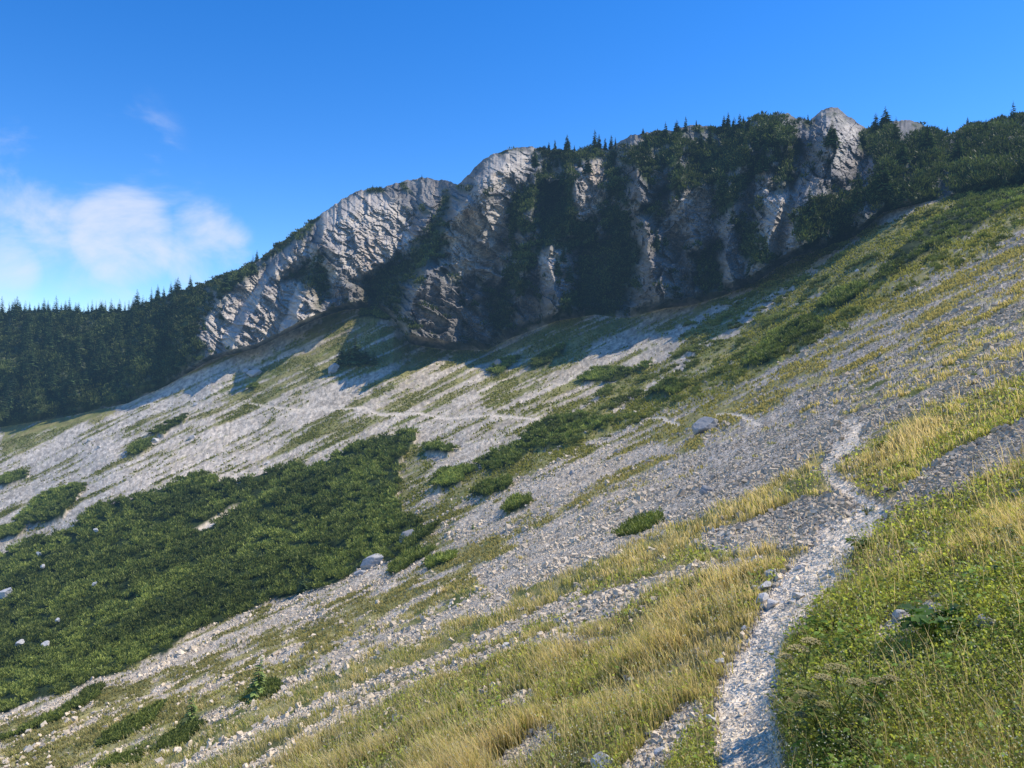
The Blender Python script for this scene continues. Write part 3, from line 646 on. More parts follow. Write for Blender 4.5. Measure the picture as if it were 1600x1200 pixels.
# ---- grass
def blades(name, P, N0, hgt, wid, cbase, ctip, lean, mat, per=1):
    n = len(P)
    ang = rng.uniform(0, 2*math.pi, n); side = np.stack([np.cos(ang), np.sin(ang), np.zeros(n)], -1)*wid[:, None]
    la_ = rng.uniform(0, 2*math.pi, n); le = np.stack([np.cos(la_), np.sin(la_), np.zeros(n)], -1)*rng.uniform(.05, .45, (n, 1))+lean
    up = np.array([0, 0, 1.])
    p0 = P-up*hgt[:, None]*.08; pm = P+(up*.55+le*.35)*hgt[:, None]; pt = P+(up*.93+le*1.0)*hgt[:, None]
    v = np.stack([p0-side, p0+side, pm-side*.75, pm+side*.75, pt], 1).reshape(-1, 3)
    f = (np.array([[0,1,3],[0,3,2],[2,3,4]])[None]+np.arange(n)[:, None, None]*5).reshape(-1, 3)
    cm = cbase*.45+ctip*.55
    c = np.stack([cbase*.8, cbase*.8, cm, cm, ctip], 1).reshape(-1, 3)
    return mesh_np(name, v, f, mat, c)
pathd = np.full(PX.shape, 200.)
mnear = A & (D < 25)
pathd[mnear] = -line_sd(PX[mnear], PY[mnear], PATHS[0])
gw = np.where(A, gs*(1-path)*(1-thick), 0)
herbz = sstep(1200, 1260, PX)*sstep(890, 990, PY+.12*(PX-1250))
tuftn = fbm(X/.9, Y/.9, 2, 120)
lushn = np.clip(.5+1.4*fbm(X/2.2+5, Y/2.2, 3, 121)+.5*herbz, 0, 1)
nT, per = 26000, 13
P, r, c = sample(nT, np.where(D < 55, gw*np.clip(.55+1.1*tuftn, .12, 1.4), 0))
d = P[:, 1]
spread = np.clip(d*.006, .03, .12)
P = np.repeat(P, per, 0)+np.concatenate([rng.normal(size=(nT*per, 2))*np.repeat(spread, per)[:, None], np.zeros((nT*per, 1))], 1)
P[:, 2] += (P[:, 0]-np.repeat(V[r, c][:, 0], per))*0
n = nT*per; dd = np.repeat(d, per)
tall = np.clip(.5+1.2*np.repeat(tuftn[r, c], per)+.4*(1-np.repeat(lushn[r, c], per)), .2, 1.3)
H = tall*rng.uniform(.08, .22, n)*(1+.35*sstep(12, 40, dd)); H *= np.where(rng.random(n) < .08, 1.6, 1)
H *= (1-.42*np.repeat(lushn[r, c], per))*(1-.45*np.repeat(sstep(1180, 1260, PX[r, c])*sstep(900, 1000, PY[r, c]), per))*(1-.25*np.repeat(herbz[r, c], per))*(.6+.4*sstep(2.5, 6, dd)); H *= .45+.55*sstep(0, 60, np.repeat(pathd[r, c], per))
W = np.clip(dd*.00062, .0016, .03)*rng.uniform(.7, 1.3, n)
lu = np.repeat(lushn[r, c], per)[:, None]
cb = np.array([.30, .28, .10])*(1-lu)+np.array([.20, .24, .06])*lu
straw = rng.random((n, 1)) < (.72-.36*lu)
ct = 1.18*np.where(straw, np.array([.74, .62, .38])*rng.uniform(.75, 1.15, (n, 1)), (np.array([.50, .46, .15])*(1-lu)+np.array([.40, .44, .10])*lu)*rng.uniform(.7, 1.25, (n, 1)))
o = blades('meadow_grass', P, None, H, W, cb*rng.uniform(.7, 1.2, (n, 1)), ct, np.array([-.28, -.05, -.04]), M_grass)
tag(o, 'dry yellow and green mountain grass on the near slope', 'grass', kind='stuff')
# long dry flowering stalks standing above the grass
n = 5200
P, r, c = sample(n, np.where(D < 25, gw*np.clip(.4+1.5*fbm(X/1.3, Y/1.3, 2, 150), 0, 1.2)*(1-.75*herbz), 0)); d = P[:, 1]
o = blades('grass_stalks', P, None, rng.uniform(.28, .48, n)*(.7+.3*sstep(3, 8, d)), np.clip(d*.0004, .0010, .006), np.tile([.40, .36, .15], (n, 1)), np.array([.80, .68, .44])*rng.uniform(.7, 1.1, (n, 1)), np.array([-.32, -.05, -.05]), M_grass)
tag(o, 'long dry grass stalks with pale tips standing above the turf', 'grass', kind='stuff')
# coarser tussocks farther off
n = 90000
P, r, c = sample(n, np.where((D > 40) & (D < 330), gw*(1-.5*lush)*np.clip(.6+1.2*patch, .1, 1.5), 0)); d = P[:, 1]
g0 = lerp(C(.29, .27, .11)*np.ones((n, 3)), C(.17, .19, .045), sstep(60, 150, d))*rng.uniform(.65, 1.25, (n, 1))
o = blades('slope_grass', P, None, rng.uniform(.2, .5, n)*np.clip(d/120, .5, 1.2), np.clip(d*.0009, .03, .2)*rng.uniform(.7, 1.4, n), g0*.8, g0*1.25, np.array([-.3, -.1, -.05]), M_grass)
tag(o, 'short grass tufts on the distant mountainside', 'grass', kind='stuff')
# low leafy ground cover among the grass
n = 105000
P, r, c = sample(n, np.where(D < 14, gw*lushn**1.5*(1+.8*herbz), 0)); d = P[:, 1]
sz = np.clip(d*.0022, .006, .022)*rng.uniform(.6, 1.5, n)
Rm = rot_basis(n); e = Rm[:, :, 0]*sz[:, None]; f2 = Rm[:, :, 1]*sz[:, None]*.6
P = P+np.array([0, 0, 1])*rng.uniform(.01, .13, (n, 1))
v = np.stack([P-e, P-f2, P+e, P+f2], 1).reshape(-1, 3)
cc_ = np.repeat(np.array([.38, .41, .10])*rng.uniform(.4, 1.6, (n, 1)), 4, 0)
o = mesh_np('leafy_herbs', v, np.arange(n*4).reshape(-1, 4), M_leaf, cc_)
tag(o, 'small green leafy herbs growing between the grass', 'ground cover', kind='stuff')
# broader leaves scattered through the herb patch
n = 2600
P, r, c = sample(n, np.where(D < 9, gw*(.06+herbz)*np.clip(.3+2*fbm(X/.5, Y/.5, 2, 170), 0, 1.4), 0)); d = P[:, 1]
an = rng.uniform(0, 6.28, n); dv = np.stack([np.cos(an), np.sin(an), rng.uniform(-.1, .8, n)], -1); sd = np.stack([-np.sin(an), np.cos(an), rng.uniform(-.3, .3, n)], -1)
Lf = (rng.uniform(.03, .07, n)*np.clip(d/5.5, .45, 1))[:, None]; Wf = Lf*rng.uniform(.22, .4, (n, 1)); P = P+np.array([0, 0, 1])*rng.uniform(.04, .16, (n, 1)); dr = np.array([0, 0, 1.])
v = np.stack([P, P+dv*Lf*.35+sd*Wf+dr*Wf*.3, P+dv*Lf*.35-sd*Wf+dr*Wf*.3, P+dv*Lf*.5, P+dv*Lf*.75+sd*Wf*.7-dr*Lf*.08, P+dv*Lf*.75-sd*Wf*.7-dr*Lf*.08, P+dv*Lf*1.1-dr*Lf*.28], 1).reshape(-1, 3)
f = (np.array([[0,3,1],[0,2,3],[1,3,4],[2,5,3],[3,6,4],[3,5,6]])[None]+np.arange(n)[:, None, None]*7).reshape(-1, 3)
o = mesh_np('broad_herb_leaves', v, f, M_leaf, np.repeat(np.array([.22, .33, .05])*rng.uniform(.5, 1.5, (n, 1)), 7, 0))
tag(o, 'small broad green leaves among the herbs right of the path', 'ground cover', kind='stuff')
# seed heads and small pale flowers on thin stems
n = 17000
P, r, c = sample(n, np.where(D < 22, gw*(.3+np.clip(.5+1.5*fbm(X/1.5, Y/1.5, 2, 130), 0, 1)), 0)); d = P[:, 1]
hh = rng.uniform(.12, .30, n); off = np.stack([rng.normal(-.05, .04, n), rng.normal(0, .04, n), hh], -1)
T = P+off; sz = np.clip(d*.0011, .003, .015)*rng.uniform(.6, 1.5, n)
Rm = rot_basis(n); e = Rm[:, :, 0]*sz[:, None]; f2 = Rm[:, :, 1]*sz[:, None]*.7; g2 = Rm[:, :, 2]*sz[:, None]*.7
sw = np.stack([sz*.16, sz*0, sz*0], -1)
v = np.stack([T-e, T-f2, T+e, T+f2, T-g2, T+g2, P-sw, P+sw, T], 1).reshape(-1, 3)
k0 = np.arange(n)[:, None, None]*9
f = (np.array([[0,1,2],[0,2,3],[0,4,2],[0,2,5],[6,7,8]])[None]+k0).reshape(-1, 3)
fc_ = np.where(rng.random((n, 1)) < .35, np.array([.75, .72, .62]), np.array([.42, .33, .17]))*rng.uniform(.7, 1.1, (n, 1))
cc_ = np.repeat(fc_[:, None, :], 9, 1); cc_[:, 6:9] = np.array([.16, .17, .06])
o = mesh_np('wildflowers', v, f, M_flower, cc_.reshape(-1, 3))
tag(o, 'tiny pale flowers and brown seed heads standing over the grass', 'wildflowers', kind='stuff')

# ---- dwarf pine
def tuft_cloud(P, rad, hgt, per, wid, cdark, clight, jitter=1.0):
    """upright needle sprays around each point: (verts, tris, colours)"""
    n = len(P); m = n*per
    a = rng.uniform(0, 2*math.pi, m); rr = np.sqrt(rng.random(m))
    R_ = np.repeat(rad, per); Hh = np.repeat(hgt, per)
    base_ = np.repeat(P, per, 0)+np.stack([np.cos(a)*rr*R_, np.sin(a)*rr*R_, Hh*(.15+.75*rng.random(m)*(1-rr*.6))], -1)
    dirv = np.stack([np.cos(a)*rr*.8, np.sin(a)*rr*.8, np.full(m, .9)], -1)+rng.normal(size=(m, 3))*.35
    dirv /= np.linalg.norm(dirv, axis=1, keepdims=True)
    side = np.cross(dirv, rng.normal(size=(m, 3))); side /= np.linalg.norm(side, axis=1, keepdims=True)
    W_ = np.repeat(wid, per)*rng.uniform(.6, 1.4, m); L_ = np.repeat(wid, per)*rng.uniform(1.3, 2.8, m)
    v = np.stack([base_-side*W_[:, None]*.5, base_+side*W_[:, None]*.5, base_+dirv*L_[:, None]], 1)
    f = np.arange(m*3).reshape(-1, 3)
    P_ = np.repeat(fbm(P[:, 0]/14, P[:, 1]/26, 3, 555), per)[:, None]
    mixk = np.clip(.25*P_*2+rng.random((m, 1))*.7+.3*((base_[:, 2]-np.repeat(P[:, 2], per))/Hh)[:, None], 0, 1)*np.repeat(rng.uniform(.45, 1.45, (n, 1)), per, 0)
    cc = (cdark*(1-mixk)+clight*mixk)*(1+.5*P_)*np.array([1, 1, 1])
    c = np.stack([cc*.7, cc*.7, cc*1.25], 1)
    return v.reshape(-1, 3), f, c.reshape(-1, 3)
DK, LT = np.array([.06, .088, .02]), np.array([.29, .33, .075])
zone0 = zone(THICK[0], 3, 5, 200)
P, r, c = sample(7500, np.where(A & (zone0 > .5), thick*np.clip(.6+1.6*fbm(PX/26, PY/14, 3, 556), .05, 1.5), 0)); d = P[:, 1]; n = len(P)
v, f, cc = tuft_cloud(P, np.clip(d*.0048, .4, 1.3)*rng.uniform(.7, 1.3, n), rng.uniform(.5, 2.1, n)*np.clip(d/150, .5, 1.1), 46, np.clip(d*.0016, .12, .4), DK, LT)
tag(mesh_np('pine_thicket', v, f, M_pine, cc), 'dense dark green dwarf pine thicket filling the hollow on the left', 'pine thicket', kind='stuff')
LAB = {
 1:('dark low pine patch with a tapered top on pale scree at left','dwarf pine'), 2:('small pine patch at the left picture edge beside the large scree patch','dwarf pine'),
 3:('lens shaped pine shrub alone on the upper left scree','dwarf pine'), 4:('lower of two small pine shrubs beside a white boulder on the far scree','dwarf pine'),
 5:('upper of two small pine shrubs beside a white boulder on the far scree','dwarf pine'), 6:('long dark band of pine scrub below the far footpath in mid slope','dwarf pine'),
 7:('pine shrub in the gap just right of the big thicket','dwarf pine'), 8:('flat pine shrub on the grass edge above the middle scree','dwarf pine'),
 9:('rounded pine shrub standing alone on the middle scree','dwarf pine'), 10:('elongated dark pine shrub on the stony run left of the footpath','dwarf pine'),
 11:('pine shrub right beside the grey boulder at the thicket corner','dwarf pine'), 12:('pine shrub behind the pale flat boulder at the thicket edge','dwarf pine'),
 13:('dark scrub patch in the middle of the bright green slope','scrub'), 14:('dark scrub patch high on the green slope at right','scrub'),
 15:('scrub patch beside the grey gravel streak on the green slope','scrub'), 16:('small rounded scrub clump below the gravel streak','scrub'),
 17:('bushy clump on the grass at the foot of the shaded cliff','scrub'), 18:('bushy clump left of the grass tongue under the cliff','scrub'),
 19:('small pine shrub on the white scree strip at lower left','dwarf pine'), 20:('low pine strip at the left edge under the thicket','dwarf pine'),
 21:('long pine strip among the rubble near the bottom left','dwarf pine'), 22:('pine shrub behind the small leaning larch at bottom left','dwarf pine'),
 23:('pine shrub at the bottom edge beside the yellow grass','dwarf pine'), 24:('pine shrub around the thin sapling at lower left','dwarf pine'),
 25:('upper green shrub patch between thicket and scree tongue','dwarf pine'), 26:('lower green shrub patch between thicket and scree tongue','dwarf pine'),
 28:('tiny shrub on the green tongue below the left buttress','dwarf pine'), 30:('diagonal ridge shadow on the green slope at right, built as a dark scrub band','scrub'),
 29:('dark shrub in the shaded gully under the cliffs','dwarf pine')}
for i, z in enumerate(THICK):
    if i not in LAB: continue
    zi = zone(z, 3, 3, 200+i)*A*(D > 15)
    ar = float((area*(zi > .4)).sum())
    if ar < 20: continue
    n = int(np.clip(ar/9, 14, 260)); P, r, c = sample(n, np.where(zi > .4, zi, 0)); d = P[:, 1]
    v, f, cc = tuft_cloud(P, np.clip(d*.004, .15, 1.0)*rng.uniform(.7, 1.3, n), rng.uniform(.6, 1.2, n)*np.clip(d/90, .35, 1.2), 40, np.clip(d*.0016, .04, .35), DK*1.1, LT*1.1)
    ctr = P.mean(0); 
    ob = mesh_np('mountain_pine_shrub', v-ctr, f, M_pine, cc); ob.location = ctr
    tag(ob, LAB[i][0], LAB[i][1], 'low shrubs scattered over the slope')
# bushes in the green slope, and scrub over the cliffs
P, r, c = sample(1700, np.where(A & (D > 40), lush+.04*meadow, 0)); d = P[:, 1]; n = len(P)
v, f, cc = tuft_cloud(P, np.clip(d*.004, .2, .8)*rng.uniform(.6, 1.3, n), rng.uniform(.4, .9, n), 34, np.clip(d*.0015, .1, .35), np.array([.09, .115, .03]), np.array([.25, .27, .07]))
tag(mesh_np('slope_scrub', v, f, M_pine, cc), 'low green scrub covering the sunny slope', 'scrub', kind='stuff')
P, r, c = sample(9500, np.where(B & (veg > .35), veg, 0)*np.where(PY > sky-1, 1, 0)); d = P[:, 1]; n = len(P)
big_ = rng.uniform(.6, 1.5, n)
v, f, cc = tuft_cloud(P, 1.5*big_, 2.4*big_*(.35+.65*sstep(2, 16, PY[r, c]-np.interp(PX[r, c], cx, sky))), 34, .5+.0*d, DK*.5, LT*np.array([.42, .46, .55]))
tag(mesh_np('cliff_scrub', v, f, M_pine, cc), 'dark mountain pine and bushes covering the cliffs and ridge', 'scrub', kind='stuff')

# ---- spruces
def spruce_meshes(seed, h=10., tiers=26, full=1.0, gap=0.0):
    rg = np.random.default_rng(seed); vs = []; fs = []; cs = []
    def tri(a, b, c, col):
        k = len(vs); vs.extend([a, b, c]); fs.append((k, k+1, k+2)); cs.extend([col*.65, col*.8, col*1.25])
    for i in range(tiers):
        t = i/(tiers-1); z = h*(.07+.91*t); rad = h*.27*full*(1-t)**.8*rg.uniform(.75, 1.15)+.05*h*.3
        nb = int(5+9*(1-t))
        for k in range(nb):
            if rg.random() < gap: continue
            a = rg.uniform(0, 2*math.pi); rr = rad*rg.uniform(.65, 1.15)
            dv = np.array([math.cos(a), math.sin(a), 0]); sd = np.array([-dv[1], dv[0], 0])
            p0 = np.array([0, 0, z+.02*h]); tip = dv*rr+np.array([0, 0, z-.28*rr+.05*h*t]); mid = (p0*.45+tip*.55)
            w_ = rr*.6
            col = np.array([.075, .115, .042])*rg.uniform(.6, 1.7)
            tri(p0, mid+sd*w_*.5, tip, col); tri(p0, tip, mid-sd*w_*.5, col*.85)
            for q_ in range(3):
                b0 = p0+(tip-p0)*rg.uniform(.3, .95); e_ = b0+dv*rr*.18*rg.uniform(.4, 1)+sd*w_*rg.uniform(-.8, .8)-np.array([0, 0, rr*.22*rg.uniform(.2, 1)])
                tri(b0+sd*.05*rr+np.array([0, 0, .04*rr]), b0-sd*.05*rr-np.array([0, 0, .06*rr]), e_, col*rg.uniform(.7, 1.3))
    return np.array(vs), np.array(fs), np.array(cs)
def trunk_mesh(h, r0=.16):
    ring = 6; v = []; f = []
    lv = [(0, r0), (h*.3, r0*.75), (h*.7, r0*.4), (h*.97, r0*.08)]
    for z, rr in lv:
        for k in range(ring): a = 2*math.pi*k/ring; v.append((rr*math.cos(a), rr*math.sin(a), z))
    for i in range(len(lv)-1):
        for k in range(ring): f.append((i*ring+k, i*ring+(k+1) % ring, (i+1)*ring+(k+1) % ring, (i+1)*ring+k))
    return np.array(v), np.array(f)
PROT = []
for sd_, fl, gp_ in ((1, 1.0, .0), (2, 1.25, .05), (3, .8, .1), (4, 1.1, .12), (5, .65, .25), (6, .95, .5)):
    v, f, cc = spruce_meshes(sd_, full=fl, gap=gp_)
    if sd_ == 6: cc = cc*np.array([3.0, 2.6, 2.0])
    cr = mesh_np('crown', v, f, M_pine, cc); tv, tf = trunk_mesh(10.)
    tr = mesh_np('trunk', tv, tf, M_bark, np.tile([.1, .08, .06], (len(tv), 1)))
    PROT.append((cr, tr))
first = [True]*len(PROT)
def spruce(pos, h, kind, label, group=None, name='spruce_tree', lean=0., cat='spruce'):
    e = bpy.data.objects.new(name, None); COL.objects.link(e); e.empty_display_size = .5
    e.location = pos-Vector((0, 0, .25)); s_ = h/10.; wd = s_*random.uniform(.85, 1.2)
    e.scale = (wd, wd, s_); e.rotation_euler = (0, lean, random.uniform(0, 6.28)) if not lean else (0, lean, 0)
    tag(e, label, cat, group)
    for p in PROT[kind]:
        if first[kind]: q_ = p
        else: q_ = p.copy(); COL.objects.link(q_)
        q_.parent = e
    first[kind] = False
    return e
WOOD = 'spruces of the dark forest on the left slope'
P, r, c = sample(250, np.where(B & (PX < 330) & (PX > -60), sstep(340, 200, PX)*(.4+.6*sstep(base-20, base-60, PY)), 0)*np.where(PY > sky+4, 1, 0))
P = P[np.argsort(P[:, 1])]; wood_p, P = P[125:], P[:125]
wv, wf, wc = [], [], []; k0 = 0
for p in wood_p:          # the farther, mostly hidden trees of the wood as one mass
    me_ = PROT[random.choice([0, 1, 3])][0].data; n_ = len(me_.vertices)
    a_v = np.empty(n_*3, np.float32); me_.vertices.foreach_get('co', a_v); a_c = np.empty(n_*4, np.float32); me_.attributes['Col'].data.foreach_get('color', a_c)
    h_ = random.uniform(5.5, 10)/10; an_ = random.uniform(0, 6.28); a_v = a_v.reshape(-1, 3)*h_
    a_v = np.stack([a_v[:, 0]*math.cos(an_)-a_v[:, 1]*math.sin(an_), a_v[:, 0]*math.sin(an_)+a_v[:, 1]*math.cos(an_), a_v[:, 2]], -1)+p
    wv.append(a_v); wc.append(a_c.reshape(-1, 4)[:, :3]); wf.append(np.arange(n_).reshape(-1, 3)+k0); k0 += n_
tag(mesh_np('spruce_wood', np.concatenate(wv), np.concatenate(wf), M_pine, np.concatenate(wc)), 'dark mass of spruce trees filling the back of the left forest', 'wood', kind='stuff')
for p in P:
    spruce(Vector(p), random.uniform(5.5, 10)*(1.0 if p[0] > -180 else 1.1), random.choice([0, 0, 1, 2, 3]), 'dark spruce standing among many others in the shaded forest at left', WOOD)
j = 0
for px in range(-16, 262, 7):
    p_, k, jj = at(px+random.uniform(-2, 2), 470, rowB, rowB+NB-2); p_ = Vector(V[rowB+NB-4, jj])
    spruce(p_, random.choice([5, 6, 7, 8, 10])*random.uniform(.85, 1.05), random.choice([0, 2, 3, 0, 4]), 'spruce in the row of treetops along the left skyline', 'spruces along the left skyline')
def on_ridge(px, back=3):
    jj = int(np.argmin(np.abs(cx-px))); return Vector(V[rowB+NB-back, jj])
for px, h, lab in [(247,9,'pointed spruce on the left skyline where the ridge starts to rise'), (268,8,'left one of two close spruces on the rising skyline'), (279,9,'right one of two close spruces on the rising skyline'), (298,7,'single spruce on the rising skyline above the grey forest'), (402,6,'small spruce on the skyline at the top of the left buttress')]:
    spruce(on_ridge(px), h, 0, lab)
RT = [(857,4.5),(868,5),(886,8.5),(897,4),(929,9),(936,7),(945,6),(955,6.5),(962,4),(1137,7.5),(1132,6),(1088,3),(1005,3),(1145,5),(1162,4),(1262,3),(1480,3.5),(1512,4),(660,2.5),(583,2.5)]
for px, h in RT:
    spruce(on_ridge(px), h, random.choice([0, 2, 3]), 'small spruce on the rocky crest against the sky', 'small spruces along the rocky crest')
CL = [(835,262),(842,285),(850,270),(862,290),(870,262),(856,312),(846,330),(868,330),(878,300),(885,285),(882,345),(872,352),(858,350),(840,350),(905,262),(918,270),(965,330),(955,350),(962,372),(975,350),(950,385),(888,395),(880,410),(1120,260),(1128,300),(1145,345),(1080,250),(1095,270),(1170,215),(1180,235),(1195,250),(1205,230),(1215,262),(1165,250),(1060,310),(1110,230),(1140,225),(1290,345),(1320,350),(1265,345),(1410,255),(1440,270),(1380,300),(1400,230),(1450,240),(1340,330),(870,430),(890,440),(1225,410),(1195,405),(1040,215),(1010,240),(1025,260),(800,372),(806,392),(330,470),(355,455),(345,500),(318,515),(375,440),(395,428)]
for px, py in CL:
    p_, k, jj = at(px, py, rowB)
    spruce(p_, random.uniform(6, 10.5), random.choice([0, 1, 2, 3]), 'dark spruce clinging to the shaded rock face', 'spruces scattered over the cliffs')
P, r, c = sample(46, np.where(B & (PX > 800) & (PX < 1640), veg*(litz < .2), 0)*np.where(PY > sky+8, 1, 0)*np.clip(.2+2*fbm(PX/60, PY/60, 2, 560), 0, 1.5))
for p in P: spruce(Vector(p), random.uniform(4.5, 9.5), random.choice([0, 1, 2, 3]), 'dark spruce clinging to the shaded rock face', 'spruces scattered over the cliffs')
p_, k, jj = at(556, 572); spruce(p_, 14, 1, 'broad conical tree in the shaded hollow below the gully, largest on the slope'); 
for dx, h in ((-22, 9), (-10, 10), (16, 8), (28, 6)):
    p_, k, jj = at(556+dx, 568+abs(dx)*.1); spruce(p_, h, 1, 'bushy spruce in the clump around the broad tree below the gully', 'tree clump below the gully')
p_, k, jj = at(916, 447, rowB); spruce(p_, 5, 2, 'lone small bright spruce in the black shadowed gully')
p_, k, jj = at(398, 1095); spruce(p_, 2.4, 5, 'thin half bare sapling on the stony strip at lower left', name='larch_sapling', lean=.12, cat='sapling')
p_, k, jj = at(297, 1135); spruce(p_, 2.0, 5, 'small light green larch at the bottom left beside yellow grass', name='larch_sapling', lean=.05, cat='sapling')
p_, k, jj = at(474, 928); spruce(p_, 3.2, 3, 'small light conifer at the lower edge of the pine thicket')
p_, k, jj = at(740, 828); spruce(p_, 1.3, 5, 'tiny upright shrub on the grey scree in mid slope', cat='conifer')
for i in range(len(PROT)):
    if first[i]:
        for q_ in PROT[i]: bpy.data.objects.remove(q_)

# ---- boulders
import bmesh
def boulder(px, py, wpx, hpx, label, seed, tone=1.0, name='boulder', flat=1.0, group=None, lo=0):
    p_, k, jj = at(px, py, lo)
    inpine = name == 'boulder' and zone0[k, jj] > .4 and px < 300
    if inpine: p_ = p_+Vector((0, -.6, 1.0)); wpx *= 1.1; hpx *= 1.1
    d = p_.y; w_ = wpx/F*d/2; h_ = hpx/F*d/2
    bm = bmesh.new(); bmesh.ops.create_icosphere(bm, subdivisions=4, radius=1)
    co_ = np.array([v.co[:] for v in bm.verts]); rg = np.random.default_rng(seed)
    # faceted block: cut by random planes, then roughened
    for q_ in range(11):
        nrm = rg.normal(size=3); nrm /= np.linalg.norm(nrm); off = rg.uniform(.45, .78)
        t = co_@nrm-off; co_ = co_-np.where(t > 0, t, 0)[:, None]*nrm
    rn = fbm(co_[:, 0]*2+co_[:, 2]*1.7+seed, co_[:, 1]*2-co_[:, 2]*1.3, 4, seed)
    co_ = co_*(1+.13*rn[:, None])
    co_ /= np.abs(co_).max(0)
    co_ = co_*np.array([w_, (w_+h_)*.5, h_*1.15])
    faces = np.array([[v.index for v in f.verts] for f in bm.faces]); bm.free()
    cc = np.array([.47, .455, .435])*tone*(1+.18*fbm(co_[:, 0]/w_*3, co_[:, 2]/h_*3, 3, seed+9))[:, None]
    o = mesh_np(name, co_, faces, M_stone, cc)
    o.location = p_+Vector((0, 0, h_*.45)); o.rotation_euler = (0, R(-18)*flat, 0)
    tag(o, label, 'boulder' if name == 'boulder' else 'stone', group); return o
BL = [
 (520,583,24,17,'white cracked boulder on grass below the broad dark tree',.95), (395,588,30,13,'pale flat boulder on the green tongue under the left buttress',1.1),
 (384,582,10,8,'small pale block touching the flat boulder under the buttress',1.1), (640,842,36,18,'grey boulder at the right corner of the pine thicket',.7),
 (583,886,42,22,'long pale boulder at the lower edge of the pine thicket',1.05), (562,900,22,11,'narrow pale rock just below the long pale boulder',.95),
 (12,936,22,14,'large white boulder inside the pine thicket at the left edge',1.3), (152,837,7,5,'white rock at the upper rim of the pine thicket',1.3),
 (93,979,9,6,'white stone in the lower left part of the thicket',1.3), (75,1018,13,8,'white stone low in the thicket near the left edge',1.3),
 (33,1015,13,7,'white stone left of another one low in the thicket',1.3), (151,922,9,5,'small white stone in the middle of the thicket',1.3),
 (62,874,9,7,'white stones breaking through the upper thicket',1.3), (70,896,8,6,'white stone in the upper left thicket',1.3),
 (242,692,13,9,'white boulder between two small shrubs on the far scree',1.3), (141,690,12,7,'white block on the upper left scree',1.2),
 (156,700,7,5,'small white block right of another on the upper left scree',1.2), (305,634,8,6,'white stone at the edge of the green tongue on the far scree',1.2),
 (300,686,12,7,'pale rock on the far scree above the pine thicket',1.1), (418,726,9,5,'cream coloured rock on the upper rim of the thicket',1.2),
 (1108,672,52,26,'large grey slab half buried beside the hidden trail bend',.8), (1102,772,26,18,'dark boulder in the coarse rubble left of the footpath',.75),
 (1340,426,8,6,'white stone alone on the green slope at right',1.3), (778,572,14,14,'grey rock outcrop on the grass under the shaded cliff',.7),
 (893,742,12,9,'dark rock on the narrow grey scree strip',.8), (790,1014,17,10,'pale stone on the stony run left of the path',1.15),
 (764,1027,10,7,'small cream stone left of the pale stone on the stony run',1.2), (870,978,20,14,'grey block on the stony run in the yellow grass',.9),
]
for i, b in enumerate(BL): boulder(b[0], b[1], b[2], b[3], b[4], 400+i, b[5])
NB_ = [
 (945,1200,44,32,'large white stone at the bottom edge left of the footpath',1.3), (875,1158,16,16,'white stone in the grass at bottom, left of the largest one',1.2),
 (1110,1128,16,15,'pale upright stone at the left edge of the footpath',1.25), (1123,1038,22,12,'flat white stone on the left edge of the footpath',1.3),
 (1207,950,22,17,'rounded stone at the front of the stone pile beside the path',1.2), (1190,940,24,17,'stone behind the front one of the pile beside the path',1.2),
 (1196,921,28,12,'flat stone at the top of the pile beside the path',1.15), (1180,922,16,11,'small stone at the left side of the pile beside the path',1.15),
 (1206,900,24,14,'pointed stone above the pile at the left path edge',1.2), (1247,935,24,16,'half buried grey stone in the middle of the path',1.0),
 (1166,903,14,8,'little stone left of the pointed stone at the path edge',1.1), (1250,890,16,8,'low stone at the left path edge below the narrow bend',1.1),
 (1407,972,24,24,'tall grey stone among rubble right of the path',.95), (1385,985,16,11,'small stone left of the tall grey stone',1.1),
 (1400,990,14,9,'flat pale stone in front of the tall grey stone',1.2), (1420,958,13,9,'small stone behind the tall grey stone',1.1),
 (1545,985,38,32,'rough dark grey stone in the herbs at far right',.75), (1375,1124,20,13,'pale stone in the grass behind the seed head plants',1.15),
 (1245,1176,20,16,'white stone at the lower right edge of the footpath',1.2), (1262,1170,14,10,'small stone beside the white stone at lower right path edge',1.1),
 (1590,1118,20,16,'grey stone in the grass at the right picture edge',.9), (1487,948,14,10,'small stone behind the big leaf clump',1.0),
 (1100,1098,10,7,'small cream stone on the left path edge',1.2), (1060,1140,18,13,'pale stone in the rubble left of the path bottom',1.15),
 (1030,1180,22,15,'angular stone in the rubble near the bottom edge',1.1), (985,1165,13,10,'little pale stone left of the rubble at the bottom',1.1),
 (1163,985,18,9,'low stone where grass meets the left path edge',1.1), (1330,1023,12,9,'cream stone in front of the brown dock leaf',1.2),
]
for i, b in enumerate(NB_): boulder(b[0], b[1], b[2], b[3], b[4], 500+i, b[5], name='stone')

